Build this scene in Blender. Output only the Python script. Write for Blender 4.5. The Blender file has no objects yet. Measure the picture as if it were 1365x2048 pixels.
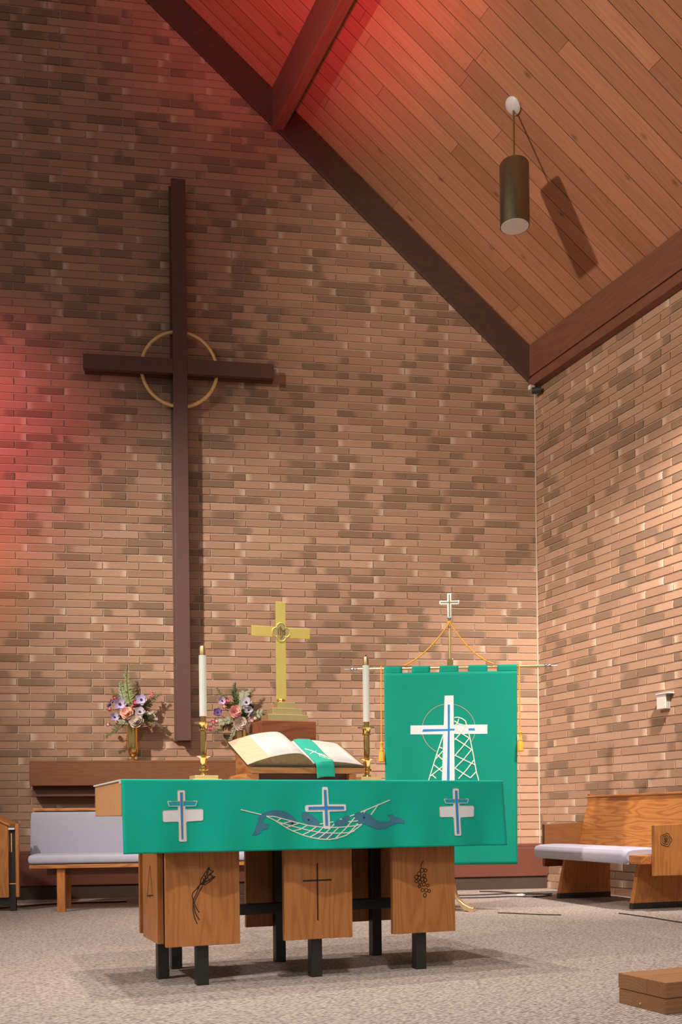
import bpy, bmesh, math, random
from mathutils import Vector, Matrix
from mathutils.geometry import tessellate_polygon
R = math.radians
random.seed(7)
sc = bpy.context.scene
C = sc.collection

# ------------------------------------------------------------------ camera
PSI, ROLL, FPX = R(23.5), .011, 2000.0
cam = bpy.data.cameras.new('camera')
cam.sensor_fit = 'VERTICAL'; cam.sensor_height = 36.0; cam.sensor_width = 36.0
cam.lens = 36.0 * FPX / 2048.0
cam.shift_y = (1634.0 - 1024.0) / 2048.0
cam.clip_start = .05; cam.clip_end = 100
cam_o = bpy.data.objects.new('camera', cam); C.objects.link(cam_o)
cam_o.matrix_world = Matrix.Translation((0, 0, .72)) @ Matrix.Rotation(-PSI, 4, 'Z') @ Matrix.Rotation(R(90), 4, 'X') @ Matrix.Rotation(-ROLL, 4, 'Z')
sc.camera = cam_o

# ------------------------------------------------------------------ world, lights, exposure
w = bpy.data.worlds.new('world'); sc.world = w; w.use_nodes = True
w.node_tree.nodes['Background'].inputs[0].default_value = (1.0, .93, .87, 1)
w.node_tree.nodes['Background'].inputs[1].default_value = .25
sc.view_settings.view_transform = 'Standard'
sc.view_settings.look = 'None'
sc.view_settings.exposure = 0.0
sc.view_settings.gamma = 1.0
sc.view_settings.use_curve_mapping = False
sc.cycles.max_bounces = 6
sc.cycles.sample_clamp_indirect = 4.0

def spot(name, loc, aim, power, col, size=60, blend=.6, rad=.1):
    l = bpy.data.lights.new(name, 'SPOT'); l.energy = power; l.color = col
    l.spot_size = R(size); l.spot_blend = blend; l.shadow_soft_size = rad
    o = bpy.data.objects.new(name, l); C.objects.link(o); o.location = loc
    o.rotation_euler = (Vector(aim) - Vector(loc)).to_track_quat('-Z', 'Y').to_euler()
    return o
def area(name, loc, aim, power, col, sx, sy):
    l = bpy.data.lights.new(name, 'AREA'); l.energy = power; l.color = col
    l.shape = 'RECTANGLE'; l.size = sx; l.size_y = sy
    o = bpy.data.objects.new(name, l); C.objects.link(o); o.location = loc
    o.rotation_euler = (Vector(aim) - Vector(loc)).to_track_quat('-Z', 'Y').to_euler()
    return o
WARM = (1.0, .80, .60)
spot('spot_left', (-4.0, 4.2, 6.6), (3.8, 8.6, 1.2), 4600, (1.0, .90, .77), 40, 1.0, .18)
spot('spot_left_low', (-3.2, 4.0, 5.2), (5.4, 7.0, 5.2), 1900, (1.0, .86, .70), 46, 1.0, .12)
spot('spot_left_altar', (-3.4, 3.4, 4.6), (1.2, 4.4, .6), 900, (1.0, .90, .78), 30, 1.0, .12)
spot('spot_front', (1.0, 1.2, 6.0), (1.8, 4.9, .5), 720, (1.0, .92, .84), 62, .9, .08)
spot('spot_overhead', (.7, 5.9, 7.2), (1.9, 4.3, .2), 850, (1.0, .91, .82), 60, .7, .05)
spot('spot_above_altar', (1.75, 4.55, 7.8), (1.75, 4.4, .2), 900, (1.0, .91, .82), 62, .9, .05)
spot('spot_right_wall', (4.85, 4.2, 4.8), (5.76, 6.9, 1.4), 2000, (1.0, .91, .82), 64, 1.0, .12)
spot('fill_nave', (-.8, -2.6, 6.3), (2.4, 6.4, .2), 650, (1.0, .95, .91), 54, 1.0, .7)  # added soft fill with no seen source, brightens camera-facing surfaces
spot('spot_red_wall', (-2.4, 7.6, 4.4), (-.1, 9.75, 4.2), 900, (1.0, .20, .30), 48, 1.0, .3)
spot('spot_orange_wall', (-2.4, 7.4, 3.0), (-.1, 9.75, 3.0), 640, (1.0, .33, .10), 34, 1.0, .3)
spot('spot_red_ceiling', (1.2, 6.2, 4.0), (2.8, 7.2, 8.3), 760, (1.0, .06, .14), 64, 1.0, .2)

# ------------------------------------------------------------------ mesh helpers
class MB:
    def __init__(s): s.v = []; s.f = []; s.uv = None
    def add(s, vs, fs):
        b = len(s.v); s.v += [tuple(p) for p in vs]; s.f += [tuple(b + i for i in q) for q in fs]; return s
    def box(s, x0, x1, y0, y1, z0, z1):
        vs = [(x, y, z) for z in (z0, z1) for y in (y0, y1) for x in (x0, x1)]
        return s.add(vs, [(0, 2, 3, 1), (4, 5, 7, 6), (0, 1, 5, 4), (2, 6, 7, 3), (0, 4, 6, 2), (1, 3, 7, 5)])
    def hexa(s, b, t):
        return s.add(list(b) + list(t), [(3, 2, 1, 0), (4, 5, 6, 7), (0, 1, 5, 4), (1, 2, 6, 5), (2, 3, 7, 6), (3, 0, 4, 7)])
    def prism(s, poly, a0, a1, ax='y'):
        def P(u, v, a): return (u, a, v) if ax == 'y' else (a, u, v) if ax == 'x' else (u, v, a)
        n = len(poly); vs = [P(u, v, a0) for u, v in poly] + [P(u, v, a1) for u, v in poly]
        return s.add(vs, [tuple(range(n)), tuple(range(2 * n - 1, n - 1, -1))] + [(i, i + n, (i + 1) % n + n, (i + 1) % n) for i in range(n)])
    def tube(s, pts, r, n=8, closed=False, cap=True):
        P = [Vector(p) for p in pts]; m = len(P); rs = r if isinstance(r, (list, tuple)) else [r] * m
        rings = []; prev = None
        for i in range(m):
            if closed: t = P[(i + 1) % m] - P[i - 1]
            else: t = P[min(i + 1, m - 1)] - P[max(i - 1, 0)]
            t.normalize()
            if prev is None:
                a = Vector((0, 0, 1)) if abs(t.z) < .9 else Vector((1, 0, 0))
                u = t.cross(a).normalized()
            else:
                u = (prev - t * prev.dot(t)).normalized()
            prev = u; v = t.cross(u)
            rings.append([P[i] + (u * math.cos(2 * math.pi * k / n) + v * math.sin(2 * math.pi * k / n)) * rs[i] for k in range(n)])
        b = [q for rg in rings for q in rg]; fs = []
        for i in range(m if closed else m - 1):
            j = (i + 1) % m
            for k in range(n):
                fs.append((i * n + k, i * n + (k + 1) % n, j * n + (k + 1) % n, j * n + k))
        if not closed and cap:
            fs.append(tuple(range(n - 1, -1, -1))); fs.append(tuple((m - 1) * n + k for k in range(n)))
        return s.add(b, fs)
    def lathe(s, prof, n=24, c=(0, 0, 0), sq=False):
        vs = []
        for r_, z in prof:
            for k in range(n):
                a = 2 * math.pi * k / n
                vs.append((c[0] + r_ * math.cos(a), c[1] + r_ * math.sin(a), c[2] + z))
        fs = []
        for i in range(len(prof) - 1):
            for k in range(n):
                fs.append((i * n + k, i * n + (k + 1) % n, (i + 1) * n + (k + 1) % n, (i + 1) * n + k))
        fs.append(tuple(range(n - 1, -1, -1))); fs.append(tuple((len(prof) - 1) * n + k for k in range(n)))
        return s.add(vs, fs)
    def grid(s, fn, nu, nv):
        vs = [fn(i / nu, j / nv) for j in range(nv + 1) for i in range(nu + 1)]
        return s.add(vs, [(j * (nu + 1) + i, j * (nu + 1) + i + 1, (j + 1) * (nu + 1) + i + 1, (j + 1) * (nu + 1) + i) for j in range(nv) for i in range(nu)])
    def sheet(s, fn, nu, nv, th):
        """closed thin sheet: fn(u,v)->point, thickness along th vector"""
        b = len(s.v); s.grid(fn, nu, nv); n = len(s.v) - b
        T = Vector(th); s.v += [tuple(Vector(p) + T for p in [q])[0][:] for q in s.v[b:b + n]]
        W = nu + 1
        fl = s.f[-nu * nv:]
        s.f += [tuple(i + n for i in reversed(q)) for q in fl]
        rim = [i for i in range(W)] + [W * j + nu for j in range(1, nv + 1)] + [W * nv + i for i in range(nu - 1, -1, -1)] + [W * j for j in range(nv - 1, 0, -1)]
        for a, c in zip(rim, rim[1:] + rim[:1]): s.f.append((b + c, b + a, b + a + n, b + c + n))
        return s
    def xf(s, M):
        s.v = [tuple(M @ Vector(p)) for p in s.v]; return s
    def build(s, name, mat, parent=None, smooth=False, bevel=0, loc=None, rz=0, auto=False):
        me = bpy.data.meshes.new(name); me.from_pydata(s.v, [], s.f); me.update()
        bm = bmesh.new(); bm.from_mesh(me); bmesh.ops.recalc_face_normals(bm, faces=bm.faces); bm.to_mesh(me); bm.free()
        for m in (mat if isinstance(mat, (list, tuple)) else [mat]): me.materials.append(m)
        o = bpy.data.objects.new(name, me); C.objects.link(o)
        if parent: o.parent = parent
        if loc: o.location = loc
        o.rotation_euler.z = rz
        if smooth:
            for p in me.polygons: p.use_smooth = True
            me.set_sharp_from_angle(angle=R(40))
        if bevel:
            b = o.modifiers.new('bevel', 'BEVEL'); b.width = bevel; b.segments = 2; b.limit_method = 'ANGLE'
        return o
def tag(o, label=None, cat=None, group=None, kind=None):
    if label: o['label'] = label
    if cat: o['category'] = cat
    if group: o['group'] = group
    if kind: o['kind'] = kind
    return o
def thing(name, label, cat, loc=(0, 0, 0), rz=0, group=None):
    o = bpy.data.objects.new(name, None); C.objects.link(o); o.empty_display_size = .1
    o.location = loc; o.rotation_euler.z = rz
    return tag(o, label, cat, group)
def copy_tree(o, parent=None):
    c = o.copy(); C.objects.link(c); c.parent = parent
    for ch in list(o.children): copy_tree(ch, c)
    return c
def arc(cx, cy, r_, a0, a1, n):
    return [(cx + r_ * math.cos(R(a0 + (a1 - a0) * i / n)), cy + r_ * math.sin(R(a0 + (a1 - a0) * i / n))) for i in range(n + 1)]

# ------------------------------------------------------------------ materials
def nodes(name):
    m = bpy.data.materials.new(name); m.use_nodes = True; nt = m.node_tree
    return m, nt, nt.nodes['Principled BSDF']
def lk(nt, a, b): nt.links.new(a, b)
def ramp(nt, stops, fac):
    n = nt.nodes.new('ShaderNodeValToRGB'); e = n.color_ramp.elements
    while len(e) < len(stops): e.new(.5)
    for i, (p, c) in enumerate(stops): e[i].position = p; e[i].color = (*c, 1)
    lk(nt, fac, n.inputs[0]); return n.outputs[0]
def noise(nt, vec, scale, detail=3, rough=.5, dist=0):
    n = nt.nodes.new('ShaderNodeTexNoise'); n.inputs['Scale'].default_value = scale; n.inputs['Detail'].default_value = detail
    n.inputs['Roughness'].default_value = rough; n.inputs['Distortion'].default_value = dist
    if vec: lk(nt, vec, n.inputs['Vector'])
    return n.outputs[0]
def mapping(nt, vec, scale=(1, 1, 1), rot=(0, 0, 0), loc=(0, 0, 0)):
    n = nt.nodes.new('ShaderNodeMapping'); n.inputs['Scale'].default_value = scale; n.inputs['Rotation'].default_value = rot
    n.inputs['Location'].default_value = loc; lk(nt, vec, n.inputs[0]); return n.outputs[0]
def coord(nt, which='Object'):
    return nt.nodes.new('ShaderNodeTexCoord').outputs[which]
def mth(nt, op, a, b=None, clamp=False):
    n = nt.nodes.new('ShaderNodeMath'); n.operation = op; n.use_clamp = clamp
    for i, x in enumerate((a, b)):
        if x is None: continue
        if isinstance(x, (int, float)): n.inputs[i].default_value = x
        else: lk(nt, x, n.inputs[i])
    return n.outputs[0]
def mix(nt, fac, a, b, mode='MIX'):
    n = nt.nodes.new('ShaderNodeMix'); n.data_type = 'RGBA'; n.blend_type = mode
    for i, x in ((0, fac), (6, a), (7, b)):
        if isinstance(x, (int, float)): n.inputs[i].default_value = x
        elif isinstance(x, tuple): n.inputs[i].default_value = (*x, 1)
        else: lk(nt, x, n.inputs[i])
    return n.outputs[2]
def bump(nt, bsdf, h, strength=.3, dist=.01):
    n = nt.nodes.new('ShaderNodeBump'); n.inputs['Strength'].default_value = strength; n.inputs['Distance'].default_value = dist
    lk(nt, h, n.inputs['Height']); lk(nt, n.outputs[0], bsdf.inputs['Normal'])
def plain(name, col, rough=.5, metal=0, var=0, vscale=20, bmp=0):
    m, nt, b = nodes(name)
    b.inputs['Base Color'].default_value = (*col, 1); b.inputs['Roughness'].default_value = rough; b.inputs['Metallic'].default_value = metal
    if var or bmp:
        n = noise(nt, coord(nt), vscale, 4)
        if var: lk(nt, mix(nt, n, tuple(c * (1 - var) for c in col), tuple(min(1, c * (1 + var)) for c in col)), b.inputs['Base Color'])
        if bmp: bump(nt, b, n, bmp, .004)
    return m
def wood(name, c1, c2, axis='z', scale=1.0, rough=.42, cath=.5):
    """oak: stretched pores + cathedral rings along one axis"""
    m, nt, b = nodes(name); v = coord(nt)
    st = {'x': (.06, 1, 1), 'y': (1, .06, 1), 'z': (1, 1, .06)}[axis]
    fine = noise(nt, mapping(nt, v, tuple(160 * scale * k for k in st)), 1, 3, .6)
    s2 = {'x': (.13, 1, 1), 'y': (1, .13, 1), 'z': (1, 1, .13)}[axis]
    base = noise(nt, mapping(nt, v, tuple(7 * scale * k for k in s2), loc=(3.1, 1.7, .6)), 1, 2, .5)
    rings = mth(nt, 'SINE', mth(nt, 'MULTIPLY', base, 75.0))
    rings = mth(nt, 'MULTIPLY', mth(nt, 'ADD', rings, 1.0), .5)
    rings = mth(nt, 'POWER', rings, 2.2)
    f = mth(nt, 'ADD', mth(nt, 'MULTIPLY', rings, cath), mth(nt, 'MULTIPLY', fine, 1 - cath * .6), True)
    lk(nt, ramp(nt, [(.12, c1), (.85, c2)], f), b.inputs['Base Color'])
    b.inputs['Roughness'].default_value = rough
    bump(nt, b, fine, .08, .002)
    return m
def fabric(name, col, sc_=900, rough=.9, sheen=.0, var=.12):
    m, nt, b = nodes(name); v = coord(nt)
    n = noise(nt, v, sc_, 2); n2 = noise(nt, v, 14, 3)
    f = mth(nt, 'ADD', mth(nt, 'MULTIPLY', n, .6), mth(nt, 'MULTIPLY', n2, .4))
    lk(nt, mix(nt, f, tuple(c * (1 - var) for c in col), tuple(c * (1 + var) for c in col)), b.inputs['Base Color'])
    b.inputs['Roughness'].default_value = rough
    b.inputs['Sheen Weight'].default_value = sheen; b.inputs['Sheen Roughness'].default_value = .4
    b.inputs['Specular IOR Level'].default_value = .2
    bump(nt, b, n, .15, .002)
    return m

def brick_material():
    m, nt, b = nodes('brick')
    uv = nt.nodes.new('ShaderNodeUVMap'); uv.uv_map = 'UVMap'
    sep = nt.nodes.new('ShaderNodeSeparateXYZ'); lk(nt, uv.outputs[0], sep.inputs[0])
    u, v_ = sep.outputs[0], sep.outputs[1]
    rnd = nt.nodes.new('ShaderNodeNewGeometry').outputs['Random Per Island']
    def fr(k): return mth(nt, 'FRACT', mth(nt, 'MULTIPLY', rnd, k))
    r1, r2, r3, r4 = fr(17.31), fr(61.7), fr(143.3), fr(331.9)
    ob = coord(nt)
    n1 = noise(nt, ob, 9, 4, .6); n2 = noise(nt, ob, 60, 4, .65)
    base = ramp(nt, [(0, (.35, .203, .130)), (.35, (.44, .252, .160)), (.7, (.49, .287, .186)), (1, (.57, .350, .235))], mth(nt, 'ADD', mth(nt, 'MULTIPLY', r1, .75), mth(nt, 'MULTIPLY', n1, .25)))
    uu = mth(nt, 'ABSOLUTE', mth(nt, 'SUBTRACT', u, mth(nt, 'GREATER_THAN', r2, .5)))   # flip half of them
    # kiln flash: dark brown half on about half of the bricks
    edge = mth(nt, 'MULTIPLY', mth(nt, 'SUBTRACT', mth(nt, 'ADD', uu, mth(nt, 'MULTIPLY', n1, .5)), mth(nt, 'ADD', mth(nt, 'MULTIPLY', r4, .9), .15)), 6.0, True)
    has = mth(nt, 'LESS_THAN', r3, .42)
    col = mix(nt, mth(nt, 'MULTIPLY', mth(nt, 'MULTIPLY', edge, has), .75), base, (.215, .134, .084))
    # pale fired tips on some
    tip = mth(nt, 'MULTIPLY', mth(nt, 'SUBTRACT', uu, .80), 6.5, True)
    ht = mth(nt, 'GREATER_THAN', r3, .80)
    col = mix(nt, mth(nt, 'MULTIPLY', mth(nt, 'MULTIPLY', tip, ht), .55), col, (.80, .62, .48))
    col = mix(nt, mth(nt, 'MULTIPLY', n2, .22), col, (.14, .085, .06))
    lk(nt, col, b.inputs['Base Color'])
    b.inputs['Roughness'].default_value = .78
    b.inputs['Specular IOR Level'].default_value = .3
    bump(nt, b, n2, .25, .004)
    return m
M = {}
M['brick'] = brick_material()
M['mortar'] = plain('mortar', (.56, .44, .34), .95, var=.2, vscale=60, bmp=.3)
def plank_material():
    m, nt, b = nodes('ceiling_planks')
    uv = nt.nodes.new('ShaderNodeUVMap'); uv.uv_map = 'UVMap'; v = uv.outputs[0]
    rnd = nt.nodes.new('ShaderNodeNewGeometry').outputs['Random Per Island']
    off = nt.nodes.new('ShaderNodeCombineXYZ'); lk(nt, mth(nt, 'MULTIPLY', rnd, 40), off.inputs[2])
    ad = nt.nodes.new('ShaderNodeVectorMath'); ad.operation = 'ADD'; lk(nt, v, ad.inputs[0]); lk(nt, off.outputs[0], ad.inputs[1]); v = ad.outputs[0]
    g = noise(nt, mapping(nt, v, (3, 60, 1)), 1, 4, .6, .4)
    c = ramp(nt, [(.2, (.36, .150, .075)), (.8, (.52, .235, .125))], g)
    c = mix(nt, rnd, mix(nt, 1.0, c, (.80, .76, .74), 'MULTIPLY'), mix(nt, 1.0, c, (1.12, 1.12, 1.12), 'MULTIPLY'))
    vo = nt.nodes.new('ShaderNodeTexVoronoi'); vo.inputs['Scale'].default_value = 1.0
    lk(nt, mapping(nt, v, (2.2, 5.0, 1)), vo.inputs['Vector'])
    kn = mth(nt, 'SUBTRACT', 1.0, mth(nt, 'MULTIPLY', vo.outputs['Distance'], 9.0), True)
    c = mix(nt, mth(nt, 'MULTIPLY', kn, .8), c, (.08, .025, .012))
    lk(nt, c, b.inputs['Base Color']); b.inputs['Roughness'].default_value = .55
    return m
M['planks'] = plank_material()
M['gap'] = plain('plank_gap', (.06, .02, .012), .9)
M['beam'] = wood('stained_beam', (.16, .056, .034), (.22, .080, .048), 'y', .6, .5, .3)
M['rafter'] = wood('stained_rafter', (.070, .034, .022), (.10, .048, .030), 'x', .6, .55, .3)
def carpet():
    m, nt, b = nodes('woven_carpet'); v = coord(nt)
    n0 = nt.nodes.new('ShaderNodeTexNoise'); n0.inputs['Scale'].default_value = 45; lk(nt, v, n0.inputs['Vector'])
    ad = nt.nodes.new('ShaderNodeMix'); ad.data_type = 'VECTOR'; ad.blend_type = 'MIX' if hasattr(ad, 'blend_type') else ad.blend_type
    ad.inputs[0].default_value = .0035; lk(nt, v, ad.inputs[4]); lk(nt, n0.outputs[1], ad.inputs[5])
    vr = mapping(nt, ad.outputs[1], (46, 84, 1), (0, 0, R(-42)))
    vo = nt.nodes.new('ShaderNodeTexVoronoi'); vo.inputs['Scale'].default_value = 1.0; vo.inputs['Randomness'].default_value = .38
    lk(nt, vr, vo.inputs['Vector'])
    n = noise(nt, v, 380, 3, .7); big = noise(nt, v, 1.1, 2)
    h = mth(nt, 'SUBTRACT', mth(nt, 'ADD', .82, mth(nt, 'MULTIPLY', n, .30)), mth(nt, 'MULTIPLY', vo.outputs['Distance'], .95), True)
    c = ramp(nt, [(.22, (.070, .054, .045)), (.48, (.295, .238, .210)), (.80, (.56, .480, .435))], h)
    c = mix(nt, mth(nt, 'MULTIPLY', big, .12), c, (.24, .195, .17))
    lk(nt, c, b.inputs['Base Color']); b.inputs['Roughness'].default_value = 1.0; b.inputs['Specular IOR Level'].default_value = .1
    bump(nt, b, h, .5, .006)
    return m
M['carpet'] = carpet()
OAK1, OAK2 = (.56, .225, .062), (.35, .120, .030)
M['oak_v'] = wood('oak_upright', OAK1, OAK2, 'z', 1, .42, .28)
M['oak_x'] = wood('oak_lengthwise', OAK1, OAK2, 'x')
M['oak_y'] = wood('oak_crosswise', OAK1, OAK2, 'y')
M['oak_shelf'] = wood('oak_shelf', (.225, .080, .021), (.155, .050, .013), 'x', 1, .5, .25)
M['oak_cleat'] = wood('oak_cleat', (.16, .06, .035), (.12, .045, .026), 'x', 1, .6, .2)
M['oak_red'] = wood('reddish_oak', (.36, .115, .045), (.24, .066, .024), 'x', 1, .4, .5)
M['oak_light'] = wood('pale_oak', (.82, .44, .20), (.68, .34, .14), 'x', 1.4, .45, .3)
M['black'] = plain('black_paint', (.020, .020, .018), .45, var=.3, vscale=40)
M['brass'] = plain('polished_brass', (.86, .60, .22), .16, 1, var=.08, vscale=30)
M['brass_satin'] = plain('satin_brass', (1.0, .73, .20), .44, .5, var=.14, vscale=9)
M['brass_pale'] = plain('pale_brass', (.92, .72, .34), .34, .75, var=.10, vscale=22)
M['copper'] = plain('coppery_brass', (.78, .50, .25), .34, 1, var=.1)
M['brass_dark'] = plain('aged_brass', (.30, .20, .07), .5, 1)
M['gold'] = plain('gold_tube', (1.0, .80, .42), .26, 1)
M['chrome'] = plain('polished_silver', (.90, .89, .82), .22, 1)
M['wax'] = plain('white_wax', (.80, .79, .70), .35, var=.03, vscale=10)
M['wick'] = plain('burnt_wick', (.015, .012, .01), .9)
M['green'] = fabric('green_cloth_lit', (.003, .40, .280), 700, .85, .2, .10)  # lit copy of the shared green, extra light put into the colour
M['green_banner'] = fabric('green_cloth_dim', (.003, .262, .180), 700, .85, .2, .10)  # dimmed copy of the frontal's green, weaker light put into the colour
M['net_white'] = fabric('whitish_cord', (.66, .73, .64), 900, .9, 0, .05)
M['mint'] = fabric('green_ribbon', (.015, .36, .25), 700, .8, .15, .08)
M['white_cloth'] = fabric('white_applique', (.72, .72, .74), 700, .9, 0, .05)
M['blue'] = fabric('blue_applique', (.030, .235, .56), 700, .8, 0, .08)
M['teal'] = fabric('teal_applique', (.015, .33, .40), 700, .8, 0, .08)
M['tan'] = fabric('tan_piping', (.45, .36, .25), 700, .8, 0, .05)
M['cream'] = fabric('cream_cord', (.72, .72, .60), 900, .9, 0, .05)
M['fish'] = fabric('blue_grey_applique', (.060, .190, .275), 260, .9, 0, .45)
M['fish_dark'] = plain('fish_eye', (.008, .022, .06), .6)
M['linen'] = fabric('white_linen', (.78, .77, .75), 800, .9, 0, .04)
M['lavender'] = fabric('lavender_upholstery', (.42, .41, .51), 500, .95, .35, .10)
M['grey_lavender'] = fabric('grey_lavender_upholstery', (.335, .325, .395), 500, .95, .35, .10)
M['cord'] = fabric('golden_cord', (.78, .36, .045), 900, .8, .1, .15)
M['bronze'] = plain('dark_bronze', (.20, .165, .095), .34, .85, var=.15, vscale=30)
M['lens'] = plain('frosted_diffuser', (.80, .82, .83), .5)
M['clear'] = plain('white_enamel', (.66, .60, .60), .4)
M['cross'] = plain('brown_painted_steel', (.112, .046, .031), .55, var=.12, vscale=12)
M['ring'] = plain('gilded_ring', (.92, .62, .28), .5, .35, var=.12, vscale=14)
M['radiator'] = plain('oxblood_enamel', (.155, .045, .026), .55, var=.1, vscale=14)
M['plinth'] = plain('shade_brown_plinth', (.060, .036, .022), .8, var=.3, vscale=8)  # shade below the radiator casing is put into this dark colour
M['ivory_plastic'] = plain('ivory_plastic', (.72, .66, .60), .4)
M['dark_plastic'] = plain('dark_plastic', (.03, .03, .035), .5)
M['louver'] = plain('louvre_grey', (.20, .17, .12), .6)
M['cable'] = plain('black_cable', (.025, .022, .022), .6)
M['engrave'] = plain('burnt_engraving', (.030, .015, .007), .8)
# ------------------------------------------------------------------ the room
COR = Vector((5.761, 8.295, 0)); WA = R(-15)
wdir = Vector((-math.cos(WA), -math.sin(WA), 0))     # along the back wall, leftwards from the corner
wnor = Vector((math.sin(WA), -math.cos(WA), 0))      # out of the back wall
def WP(s, off, z): return COR + wdir * s + wnor * off + Vector((0, 0, z))
def zc(x): return 5.368 + .942 * (5.671 - x)         # underside of the planked roof
def zcs(s): return zc(COR.x + wdir.x * s)

def structure(o): o['kind'] = 'structure'; return o
structure(MB().box(-14, 14, -10, 14, -.10, 0).build('floor', M['carpet']))

def brick_wall(name, org, d, n, length, top, seed, first):
    """every brick an island standing 9 mm proud of the raked mortar; slot 1 is the mortar body"""
    rg = random.Random(seed); H, L, J = .0725, .333, .0085
    vs, fs, uvs, mi = [], [], [], []
    def P(s, off, z): return tuple(org + d * s + n * off + Vector((0, 0, z)))
    row = 0
    while True:
        z0 = row * H; z1 = z0 + H - J
        s = first - (L * 2 / 3 if row % 2 else 0)
        if z0 > max(top(0), top(length)): break
        while s < length:
            a, b = max(s + J / 2, .004), min(s + L - J / 2, length); s += L
            if b - a < .03 or z1 > min(top(a), top(b)): continue
            p = .010 + rg.uniform(-.0012, .0012); c = .002; jz = rg.uniform(-.0012, .0012)
            i = len(vs)
            vs += [P(a, 0, z0 + jz), P(b, 0, z0 + jz), P(b, 0, z1 + jz), P(a, 0, z1 + jz), P(a + c, p, z0 + c + jz), P(b - c, p, z0 + c + jz), P(b - c, p, z1 - c + jz), P(a + c, p, z1 - c + jz)]
            for q in ((4, 5, 6, 7), (0, 1, 5, 4), (1, 2, 6, 5), (2, 3, 7, 6), (3, 0, 4, 7)):
                fs.append(tuple(i + k for k in q)); mi.append(0)
                uvs += [((0, 0), (1, 0), (1, 1), (0, 1), (0, 0), (1, 0), (1, 1), (0, 1))[k] for k in q]
        row += 1
    i = len(vs); N = 12
    for off in (0.0, -.22):
        vs += [P(0, off, 0), P(length, off, 0), P(length, off, top(length)), P(0, off, top(0))]
    for q in ((0, 1, 2, 3), (7, 6, 5, 4), (0, 4, 5, 1), (1, 5, 6, 2), (2, 6, 7, 3), (3, 7, 4, 0)):
        fs.append(tuple(i + k for k in q)); mi.append(1); uvs += [(0, 0)] * 4
    me = bpy.data.meshes.new(name); me.from_pydata(vs, [], fs)
    uvl = me.uv_layers.new(name='UVMap'); uvl.data.foreach_set('uv', [c for q in uvs for c in q])
    me.materials.append(M['brick']); me.materials.append(M['mortar']); me.polygons.foreach_set('material_index', mi); me.update()
    bm = bmesh.new(); bm.from_mesh(me); bmesh.ops.recalc_face_normals(bm, faces=bm.faces); bm.to_mesh(me); bm.free()
    o = bpy.data.objects.new(name, me); C.objects.link(o); return structure(o)
brick_wall('wall_back', COR, wdir, wnor, 7.8, lambda s: zcs(s), 3, -.12)
brick_wall('wall_right', COR, Vector((0, -1, 0)), Vector((-1, 0, 0)), 6.0, lambda s: 5.32, 5, -.20)
# pale mortar bead in the corner
MB().tube([tuple(WP(.012, .012 + .003 * math.sin(z * 40), z * .5)) for z in range(0, 11)], .009, 6).build('trim_4', M['mortar'])['kind'] = 'structure'

# planked roof: separate boards parallel to the back wall, on a dark backing
def ceiling():
    rg = random.Random(11); vs, fs, uvs, mi = [], [], [], []
    t15 = math.tan(R(15)); c15 = math.cos(R(15)); W_ = .135
    def P(x, q, dz=0): return (x, COR.y + (COR.x - x) * t15 - q / c15, zc(x) + dz)
    def quad(x0, x1, q0, q1, dz, m, uo):
        i = len(vs)
        vs.extend([P(x0, q0, dz), P(x1, q0, dz), P(x1, q1, dz), P(x0, q1, dz)]); fs.append((i, i + 1, i + 2, i + 3)); mi.append(m)
        k = 1.422
        uvs.extend([(x0 * k + uo, q0), (x1 * k + uo, q0), (x1 * k + uo, q1), (x0 * k + uo, q1)])
    q = -.1
    while q < 6.2:
        cuts = [-1.85]; x = -1.85 + rg.uniform(.5, 3)
        while x < 5.5: cuts.append(x); x += rg.uniform(1.6, 3.4)
        cuts.append(5.70)
        for a, b in zip(cuts, cuts[1:]): quad(a + .001, b - .001, q + .0022, q + W_ - .0022, 0, 0, rg.uniform(0, 9))
        q += W_
    quad(-1.85, 5.76, -.2, 6.3, .012, 1, 0); quad(-1.85, 5.76, -.2, 6.3, .10, 1, 0)
    me = bpy.data.meshes.new('ceiling'); me.from_pydata(vs, [], fs)
    uvl = me.uv_layers.new(name='UVMap'); uvl.data.foreach_set('uv', [c for u in uvs for c in u])
    me.materials.append(M['planks']); me.materials.append(M['gap']); me.polygons.foreach_set('material_index', mi); me.update()
    o = bpy.data.objects.new('ceiling', me); C.objects.link(o); return structure(o)
ceiling()
# sloping rafter along the back wall (trim_1), eave beam on the right wall (trim_2), purlin (trim_3)
def rafter():
    m = MB(); n = wnor * .035
    a, b = .06, 7.8
    lo = [WP(a, .004, zcs(a) - .365), WP(b, .004, zcs(b) - .325), WP(b, .004, zcs(b) - .004), WP(a, .004, zcs(a) - .004)]
    m.hexa([tuple(p) for p in lo], [tuple(p + n) for p in lo])
    return structure(m.build('trim_1', M['rafter'], bevel=.006))
rafter()
x0 = COR.x - .012
yb = COR.y - .02
m = MB().box(x0 - .075, x0, 2.2, yb, 5.035, 5.345).box(x0 - .06, x0, 2.2, yb, 5.005, 5.035).box(x0 - .085, x0, 2.2, yb, 4.925, 5.005)
structure(m.build('trim_2', M['beam'], bevel=.006))
pl = MB(); xa, xb = 3.25, 3.355
pl.hexa([(xa, 3.0, zc(xa) - .40), (xb, 3.0, zc(xa) - .40), (xb, 3.0, zc(xb) - .002), (xa, 3.0, zc(xa) - .002)],
        [(xa, 8.958, zc(xa) - .40), (xb, 8.93, zc(xa) - .40), (xb, 8.93, zc(xb) - .002), (xa, 8.958, zc(xa) - .002)])
structure(pl.build('trim_3', M['beam'], bevel=.008))

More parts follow.
